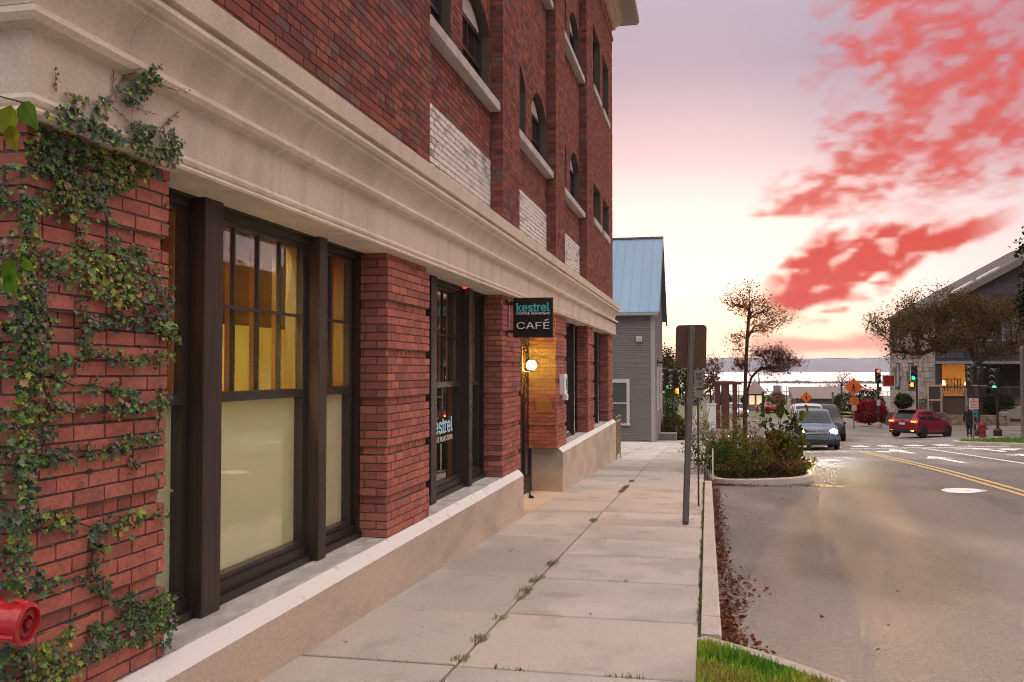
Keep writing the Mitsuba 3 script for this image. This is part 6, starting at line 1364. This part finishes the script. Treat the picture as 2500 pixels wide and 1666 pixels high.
def car_parts(key, car, paintk, place, wheels, R, W, sides, front, rear, extra):
    x0, y0, z0, yaw, pitch = place; ca, sa, cp, sp_ = math.cos(yaw), math.sin(yaw), math.cos(pitch), math.sin(pitch)
    def tr(v): v = np.asarray(v, float); x = v[:, 0] * cp - v[:, 2] * sp_; z = v[:, 0] * sp_ + v[:, 2] * cp; return np.stack([x0 + x * ca - v[:, 1] * sa, y0 + x * sa + v[:, 1] * ca, z0 + z], -1)
    def put(nm, mesh, mat, parent=key, **kw):
        v, f = mesh.arr() if isinstance(mesh, MB) else ((np.array(mesh.vertices), np.array(mesh.faces)) if hasattr(mesh, 'vertices') else mesh); em = kw.pop('emit', None); k = numbered(parent + '__' + nm)
        if em: kw['emitter'] = {'type': 'area', 'radiance': rgb(*em)}
        scene[k] = mikit.ply((tr(v), f), mat, smooth=kw.pop('smooth', False), **kw); return k
    car.put, car.tr = put, tr
    put('body', car.body(), paintk, smooth=38)
    put('side_windows', car.side_glass(sides), 'car_glass'); put('windscreen', car.screen(*front), 'car_glass', smooth=True); put('rear_window', car.screen(*rear), 'car_glass', smooth=True)
    for xw in wheels:
        for sd in (1, -1):
            yw = sd * (W - .10); A = (0, sd, 0)
            put('wheel_arch', lathe([(R + .055, .105), (R + .05, .0)][::1] if sd > 0 else [(R + .055, .105), (R + .05, .0)], (xw, yw, R + .02), A, 22), 'car_trim'); put('wheel_arch', lathe([(0, .1), (R + .05, .102)], (xw, yw, R + .02), A, 22), 'car_trim')
            k = put('tyre', lathe([(R * .6, -.10), (R * .93, -.10), (R, -.06), (R, .08), (R * .93, .115), (R * .66, .118), (R * .64, .10)], (xw, yw, R), A, 26), 'tyre', smooth=40)
            rm = MB().mesh(lathe([(0, .095), (.05, .10), (.06, .07), (R * .62, .055), (R * .66, .11)], (xw, yw, R), A, 20))
            for q in range(5):
                a = q * 2 * math.pi / 5; d = np.array([math.cos(a), 0, math.sin(a)]); t = np.array([-math.sin(a), 0, math.cos(a)]); c = np.array([xw, yw + sd * .095, R]); e = R * .62
                rm.quad(c + d * .04 - t * .03, c + d * e - t * .045, c + d * e + t * .045, c + d * .04 + t * .03)
            put('rim', rm, 'rim', k)
    extra(put)
# the oncoming sport utility car with its lights on
suv = Car([(-2.2, .74, .50, .98, .52, 1.10), (-2.12, .85, .34, 1.0, .60, 1.50), (-1.9, .90, .26, 1.02, .64, 1.64), (-1.2, .91, .24, 1.01, .67, 1.69), (-.2, .91, .24, 1.0, .68, 1.70), (.25, .91, .24, .99, .67, 1.66), (.55, .91, .24, .985, .66, 1.52), (1.12, .91, .24, .98, .74, 1.08), (1.3, .91, .24, .965, .80, 1.01), (1.8, .89, .25, .90, .76, .93), (2.08, .84, .27, .80, .68, .84), (2.2, .72, .36, .66, .56, .70), (2.24, .60, .42, .58, .46, .62)])
key = thing('suv', 'silver blue sport utility car with bright headlights coming up the street', 'car')
def suv_extra(put):
    put('grille', rbox(2.05, 2.242, -.50, .50, .58, .82, .03, 6), 'car_trim')
    for z in (.64, .695, .75, .795): put('grille_bar', MB().box(2.20, 2.25, -.48, .48, z, z + .022), 'chrome')
    put('emblem', MB().mesh(hullpts([((2.25, -.04, .75), .012), ((2.25, -.03, .68), .012)], 6)).mesh(hullpts([((2.25, .04, .75), .012), ((2.25, .03, .68), .012)], 6)).box(2.245, 2.258, -.03, .03, .71, .725), 'chrome')
    put('number_plate', MB().box(2.25, 2.262, -.16, .16, .47, .58), 'plate_green'); put('lower_bumper', rbox(1.95, 2.26, -.84, .84, .22, .44, .05, 6), 'car_trim')
    for sd in (1, -1):
        put('headlight_lens', rbox(2.02, 2.16, *sorted((sd * .50, sd * .80)), .66, .82, .03, 6), 'white_lamp', emit=(5, 4, 2.4)); k = put('headlight', lathe([(.13, 0), (.09, .012), (0, .02)], (2.17, sd * .635, .74), (1, 0, 0), 16), 'lens_glow', emit=(420, 380, 300))
        put('fog_light', lathe([(0, .01), (.05, .0)], (2.19, sd * .62, .40), (1, 0, 0), 12), 'far_glass')
        put('mirror', rbox(.78, .92, *sorted((sd * .95, sd * 1.13)), .98, 1.12, .04, 6), 'paint_silver_blue'); put('mirror_stalk', MB().box(.80, .86, *sorted((sd * .86, sd * .98)), .98, 1.02), 'car_trim')
        o = suv.tr(np.array([[2.27, sd * .635, .74]]))[0]
        for ang, k_i in ((-8.0, .6), (-5.0, 1.0), (-2.2, 1.0), (.8, .5)):     # low beams, spread over the lane ahead
            a_ = math.radians(ang) - .03; d_ = np.array([math.sin(a_), -math.cos(a_), math.tan(math.radians(-1.7))])
            scene[numbered('suv__headlight_beam')] = {'type': 'spot', 'to_world': T().look_at(origin=o.tolist(), target=(o + d_ * 10).tolist(), up=[0, 0, 1]), 'intensity': rgb(27000 * k_i, 15500 * k_i, 6300 * k_i), 'cutoff_angle': 3.3, 'beam_width': .3}
pz = lambda x, y: math.atan2(zg(x, y + 1) - zg(x, y - 1), 2)
car_parts(key, suv, 'paint_silver_blue', (4.46, 41.6, zg(4.46, 41.6) + .02, -math.pi / 2 - .03, -pz(4.4, 41.6)), (1.36, -1.28), .345, .91, [(.95, -.02, .45, -.02, .04, .93), (-.12, -1.05, -.12, -1.05, .04, .93), (-1.15, -1.85, -1.15, -1.72, .04, .9)], (1.13, .42, .07), (-2.14, -2.0, .10), suv_extra)
# cars waiting behind it
sedan = Car([(-2.3, .62, .5, .80, .5, .86), (-2.2, .82, .32, .90, .62, .96), (-1.75, .88, .25, .95, .66, 1.02), (-1.2, .89, .24, .96, .56, 1.36), (-.6, .89, .23, .95, .57, 1.45), (.1, .89, .23, .94, .57, 1.45), (.5, .89, .23, .93, .56, 1.34), (1.2, .89, .24, .90, .66, .97), (1.9, .86, .25, .80, .66, .84), (2.2, .74, .3, .66, .56, .70), (2.3, .6, .4, .56, .46, .60)])
def lights(car, x, y, z, on, pk):
    def ex(put):
        for sd in (1, -1):
            put('headlight', rbox(x - .12, x + .01, *sorted((sd * (y - .14), sd * (y + .14))), z - .06, z + .06, .03, 6), 'far_glass' if not on else 'white_lamp', **({'emit': (90, 80, 62)} if on else {}))
            put('mirror', rbox(.60, .72, *sorted((sd * .93, sd * 1.08)), .92, 1.04, .03, 6), pk)
        put('grille', MB().box(x - .05, x + .03, -.42, .42, z - .06, z + .05), 'car_trim'); put('number_plate', MB().box(x + .03, x + .04, -.15, .15, .42, .52), 'plate')
    return ex
tall = Car(suv.st * [1, 1.0, 1.1, 1.18, 1.02, 1.19])  # car body stretched upward so both waiting cars show above the front one
key = thing('van', 'pale car built extra tall waiting right behind the oncoming sport utility car', 'van')
car_parts(key, tall, 'paint_pale', (5.0, 49.0, zg(5.0, 49) + .02, -math.pi / 2, -pz(4.5, 49)), (1.36, -1.28), .345, .91, [(.95, -.02, .45, -.02, .04, .93), (-.12, -1.05, -.12, -1.05, .04, .93), (-1.15, -1.85, -1.15, -1.72, .04, .9)], (1.13, .42, .07), (-2.14, -2.0, .10), lights(tall, 2.16, .62, .84, False, 'paint_pale'))
key = thing('dark_suv', 'tall black sport utility car behind the pale car', 'car')
car_parts(key, tall, 'paint_black', (6.45, 54.5, zg(6.45, 54.5) + .02, -math.pi / 2, -pz(6.4, 54.5)), (1.36, -1.28), .345, .91, [(.95, -.02, .45, -.02, .04, .93), (-.12, -1.05, -.12, -1.05, .04, .93), (-1.15, -1.85, -1.15, -1.72, .04, .9)], (1.13, .42, .07), (-2.14, -2.0, .10), lights(tall, 2.16, .62, .84, False, 'paint_black'))
key = thing('white_car', 'white car with one bright headlight on the far road by the booth', 'car')
car_parts(key, suv, 'paint_white', (3.75, 120, zg(3.75, 120) + .02, -math.pi / 2 + .25, 0), (1.36, -1.28), .345, .91, [(.95, -.02, .45, -.02, .04, .93), (-.12, -1.05, -.12, -1.05, .04, .93), (-1.15, -1.85, -1.15, -1.72, .04, .9)], (1.13, .42, .07), (-2.14, -2.0, .10), lights(suv, 2.16, .62, .74, True, 'paint_white'))
key = thing('red_car', 'small red car far down the road left of the waiting cars', 'car')
car_parts(key, sedan, 'paint_red', (8.4, 132, zg(8.4, 132) + .02, math.pi / 2, 0), (1.4, -1.35), .32, .89, [(.75, -.05, .4, -.05, .05, .92), (-.15, -1.3, -.15, -1.05, .05, .92)], (1.2, .45, .06), (-1.75, -1.2, .08), lights(sedan, 2.24, .52, .66, False, 'paint_red'))
# the magenta hatchback turning right
hat = Car([(-2.06, .72, .50, .86, .55, .90), (-2.0, .85, .30, .95, .62, 1.02), (-1.8, .88, .25, 1.0, .62, 1.36), (-1.55, .885, .23, 1.0, .60, 1.53), (-.8, .885, .22, .98, .62, 1.59), (-.1, .885, .22, .95, .62, 1.58), (.4, .885, .22, .93, .61, 1.46), (.9, .885, .22, .91, .66, 1.20), (1.35, .88, .23, .88, .72, .98), (1.8, .84, .25, .78, .66, .86), (2.02, .70, .32, .64, .54, .70), (2.08, .55, .42, .56, .42, .58)])
key = thing('hatchback', 'deep red hatchback with glowing tail lights turning right at the crossing', 'car')
def hat_extra(put):
    put('number_plate', MB().box(-2.085, -2.07, -.17, .17, .72, .84), 'plate'); put('rear_bumper', rbox(-2.12, -1.95, -.80, .80, .28, .44, .04, 6), 'car_trim'); put('emblem', MB().box(-2.07, -2.045, -.10, .10, .93, .965), 'chrome'); put('badge', MB().box(-2.05, -2.035, .45, .62, .90, .93), 'chrome')
    put('spoiler', rbox(-1.92, -1.5, -.58, .58, 1.53, 1.58, .02, 6), 'paint_magenta'); put('bumper_strip', MB().box(-2.13, -2.10, -.70, .70, .45, .47), 'chrome')
    for sd in (1, -1):
        y = sorted((sd * .48, sd * .84)); put('tail_light', MB().mesh(rbox(-2.07, -1.88, *y, .84, .98, .03, 6)), 'tail_lens', emit=(3.4, .10, .03)); put('brake_light', MB().box(-2.085, -2.065, *sorted((sd * .55, sd * .78)), .89, .925), 'lens_glow', emit=(16, 3.2, .3))
        put('mirror', rbox(.45, .58, *sorted((sd * .93, sd * 1.08)), .92, 1.04, .03, 6), 'paint_magenta'); put('reflector', MB().box(-2.13, -2.115, *sorted((sd * .55, sd * .72)), .38, .43), 'lens_glow', emit=(9, 2.4, .2) if sd < 0 else (1.5, .2, .05))
        put('rocker', MB().box(-1.0, 1.0, *sorted((sd * .86, sd * .895)), .20, .25), 'car_trim')
car_parts(key, hat, 'paint_magenta', (12.15, 57.2, zg(12.15, 57.2) + .02, math.pi / 2 - .72, pz(12, 56) * .7), (1.28, -1.32), .33, .885, [(.95, .12, .35, .12, .05, .92), (.04, -.85, .04, -.85, .05, .92), (-.95, -1.62, -.95, -1.45, .08, .85)], (1.33, .42, .05), (-1.99, -1.56, .10), hat_extra)

# ------------------------------------------------------------------ people
P('skin', (.42, .25, .18), .6); P('coat_black', (.016, .014, .016), .85); P('trousers_dark', (.02, .018, .022), .85); P('hair_dark', (.03, .02, .015), .7); P('jacket_red', (.16, .02, .03), .8); P('pack_teal', (.03, .26, .34), .7); P('shoe', (.03, .025, .022), .6); P('hair_blond', (.30, .20, .12), .7)
def person(label, x, y, face, skirt=True, coat='coat_black', hair='hair_dark', pack=False, s=1.0, step=.06):
    key = thing('person', label, 'person'); z = zg(x, y) + .02; fx, fy = math.sin(face), -math.cos(face); M = np.array([[fy * -1, fx, 0], [fx, fy, 0], [0, 0, 1]])     # local: x right, y forward
    M = np.array([[-fy, fx, 0], [fx, fy, 0], [0, 0, 1.0]])
    def put(nm, bones, mat, refine=.05, it=6):
        man = m3.Manifold()
        for a, ra, b, rb_ in bones: man = man + m3.Manifold.batch_hull([m3.Manifold.sphere(ra * s, 12).translate(tuple(float(q) * s for q in a)), m3.Manifold.sphere(rb_ * s, 12).translate(tuple(float(q) * s for q in b))])
        mm = man.refine_to_length(refine).to_mesh(); t = trimesh.Trimesh(mm.vert_properties[:, :3], mm.tri_verts, process=True); trimesh.smoothing.filter_taubin(t, iterations=it)
        return add(nm, (np.array(t.vertices) @ M + [x, y, z], np.array(t.faces)), mat, key, smooth=True)
    hip, kn, an = .90, .50, .08; st_ = step
    body = [((0, 0, 1.42), .055, (0, .01, 1.52), .052), ((0, .01, 1.58), .085, (0, .02, 1.66), .092), ((0, .06, 1.56), .05, (0, .03, 1.6), .06), ((0, .115, 1.60), .014, (0, .10, 1.63), .012)]
    body += [((-.075, .02, 1.61), .02, (-.08, .0, 1.63), .018), ((.075, .02, 1.61), .02, (.08, 0, 1.63), .018)]
    for sd in (1, -1):
        hand = np.array([sd * .30, .06, .80]); body.append(((sd * .275, .02, 1.10), .036, hand + [0, 0, .06], .027)); body.append((hand + [0, 0, .05], .03, hand + [0, .01, -.01], .032))
        for q in range(4): body.append((hand + [-.024 * sd + .016 * q * sd, .012, -.02], .010, hand + [-.024 * sd + .015 * q * sd, .03, -.085 + .008 * abs(q - 1.5)], .008))
        body.append((hand + [-.03 * sd, .02, .02], .011, hand + [-.042 * sd, .055, -.03], .009))
    body.append(((0, 0, 1.1), .11, (0, 0, 1.42), .09))
    put('body', body, 'skin', .012 if False else .03, 3)
    coatb = [((0, -.01, 1.32), .135, (0, -.01, 1.0), .13), ((-.17, 0, 1.38), .065, (.17, 0, 1.38), .065), ((-.10, 0, 1.30), .11, (-.09, 0, 1.0), .115), ((.10, 0, 1.30), .11, (.09, 0, 1.0), .115), ((0, 0, 1.0), .135, (0, 0, .62 if skirt else .88), .17 if skirt else .14), ((-.09, 0, .95), .10, (-.10, 0, .62 if skirt else .86), .11), ((.09, 0, .95), .10, (.10, 0, .62 if skirt else .86), .11), ((0, -.01, 1.44), .07, (0, -.01, 1.40), .10)]
    for sd in (1, -1): coatb += [((sd * .20, 0, 1.37), .068, (sd * .265, -.01, 1.12), .056), ((sd * .265, -.01, 1.12), .056, (sd * .295, .05, .88), .043)]
    put('coat', coatb, coat)
    leg = []
    for sd, o in ((1, st_), (-1, -st_)): leg += [((sd * .09, 0, hip), .095, (sd * .095, o * .6, kn), .062), ((sd * .095, o * .6, kn), .060, (sd * .10, o, an + .03), .042)]
    put('trousers', leg, 'trousers_dark')
    for sd, o in ((1, st_), (-1, -st_)): put('shoe', [((sd * .10, o - .04, .045), .042, (sd * .105, o + .13, .035), .036)], 'shoe')
    put('hair', [((0, -.01, 1.66), .10, (0, -.02, 1.61), .098), ((0, -.05, 1.58), .07, (0, -.06, 1.50), .055)], hair)
    if pack: put('backpack', [((-.08, -.20, 1.34), .08, (.08, -.20, 1.34), .08), ((-.10, -.20, 1.05), .095, (.10, -.20, 1.05), .095), ((0, -.20, 1.34), .08, (0, -.22, 1.05), .10)], 'pack_teal')
    return key
person('person in a long black coat standing on the far pavement by the parking sign', 14.40, 56, 2.6, True, step=.03)
person('person with a teal backpack walking beside the traffic light pole', 15.75, 60.5, -2.2, False, 'jacket_red', 'hair_blond', True, step=.12)

# ------------------------------------------------------------------ the air
SIG = 1.1e-4
scene['air'] = {'type': 'homogeneous', 'albedo': rgb(.91, .935, 1.0), 'sigma_t': SIG}
scene['clear_skin'] = {'type': 'null'}
scene['haze'] = {'type': 'cube', 'to_world': T().translate([0, 2240, 27]).scale([5200, 2760, 41]), 'bsdf': ref('clear_skin'), 'interior': ref('air')}
labels['haze'] = {'kind': 'stuff', 'label': 'thin evening haze over the street and the lake', 'category': 'haze'}
scene['camera']['medium'] = ref('air')

# ------------------------------------------------------------------ groups of things that repeat
GROUPS = {'traffic_light': 'traffic lights at the crossing', 'pedestrian_sign': 'orange pedestrian signs', 'shore_bush': 'bushes along the lake shore', 'background_tree': 'trees in the background', 'person': 'people on the far pavement', 'post': 'poles and posts toward the lake',
          'street_tree': 'trees growing in the kerbed bed', 'sunflower': 'broad leaved plants in the kerbed bed', 'retaining_wall': 'rubble walls before the stone building', 'roadside_tree': 'trees across the street', 'table_lamp': 'lamps in the lit room', 'corner_shrub': 'bushes beside the clapboard house', 'leaning_pole': 'leaning pale poles'}
for k in list(labels):
    base = k[:-4] if k[-4:-3] == '_' and k[-3:].isdigit() else k
    if '__' not in k and base in GROUPS and 'category' in labels[k]: labels[k].setdefault('group', GROUPS[base])
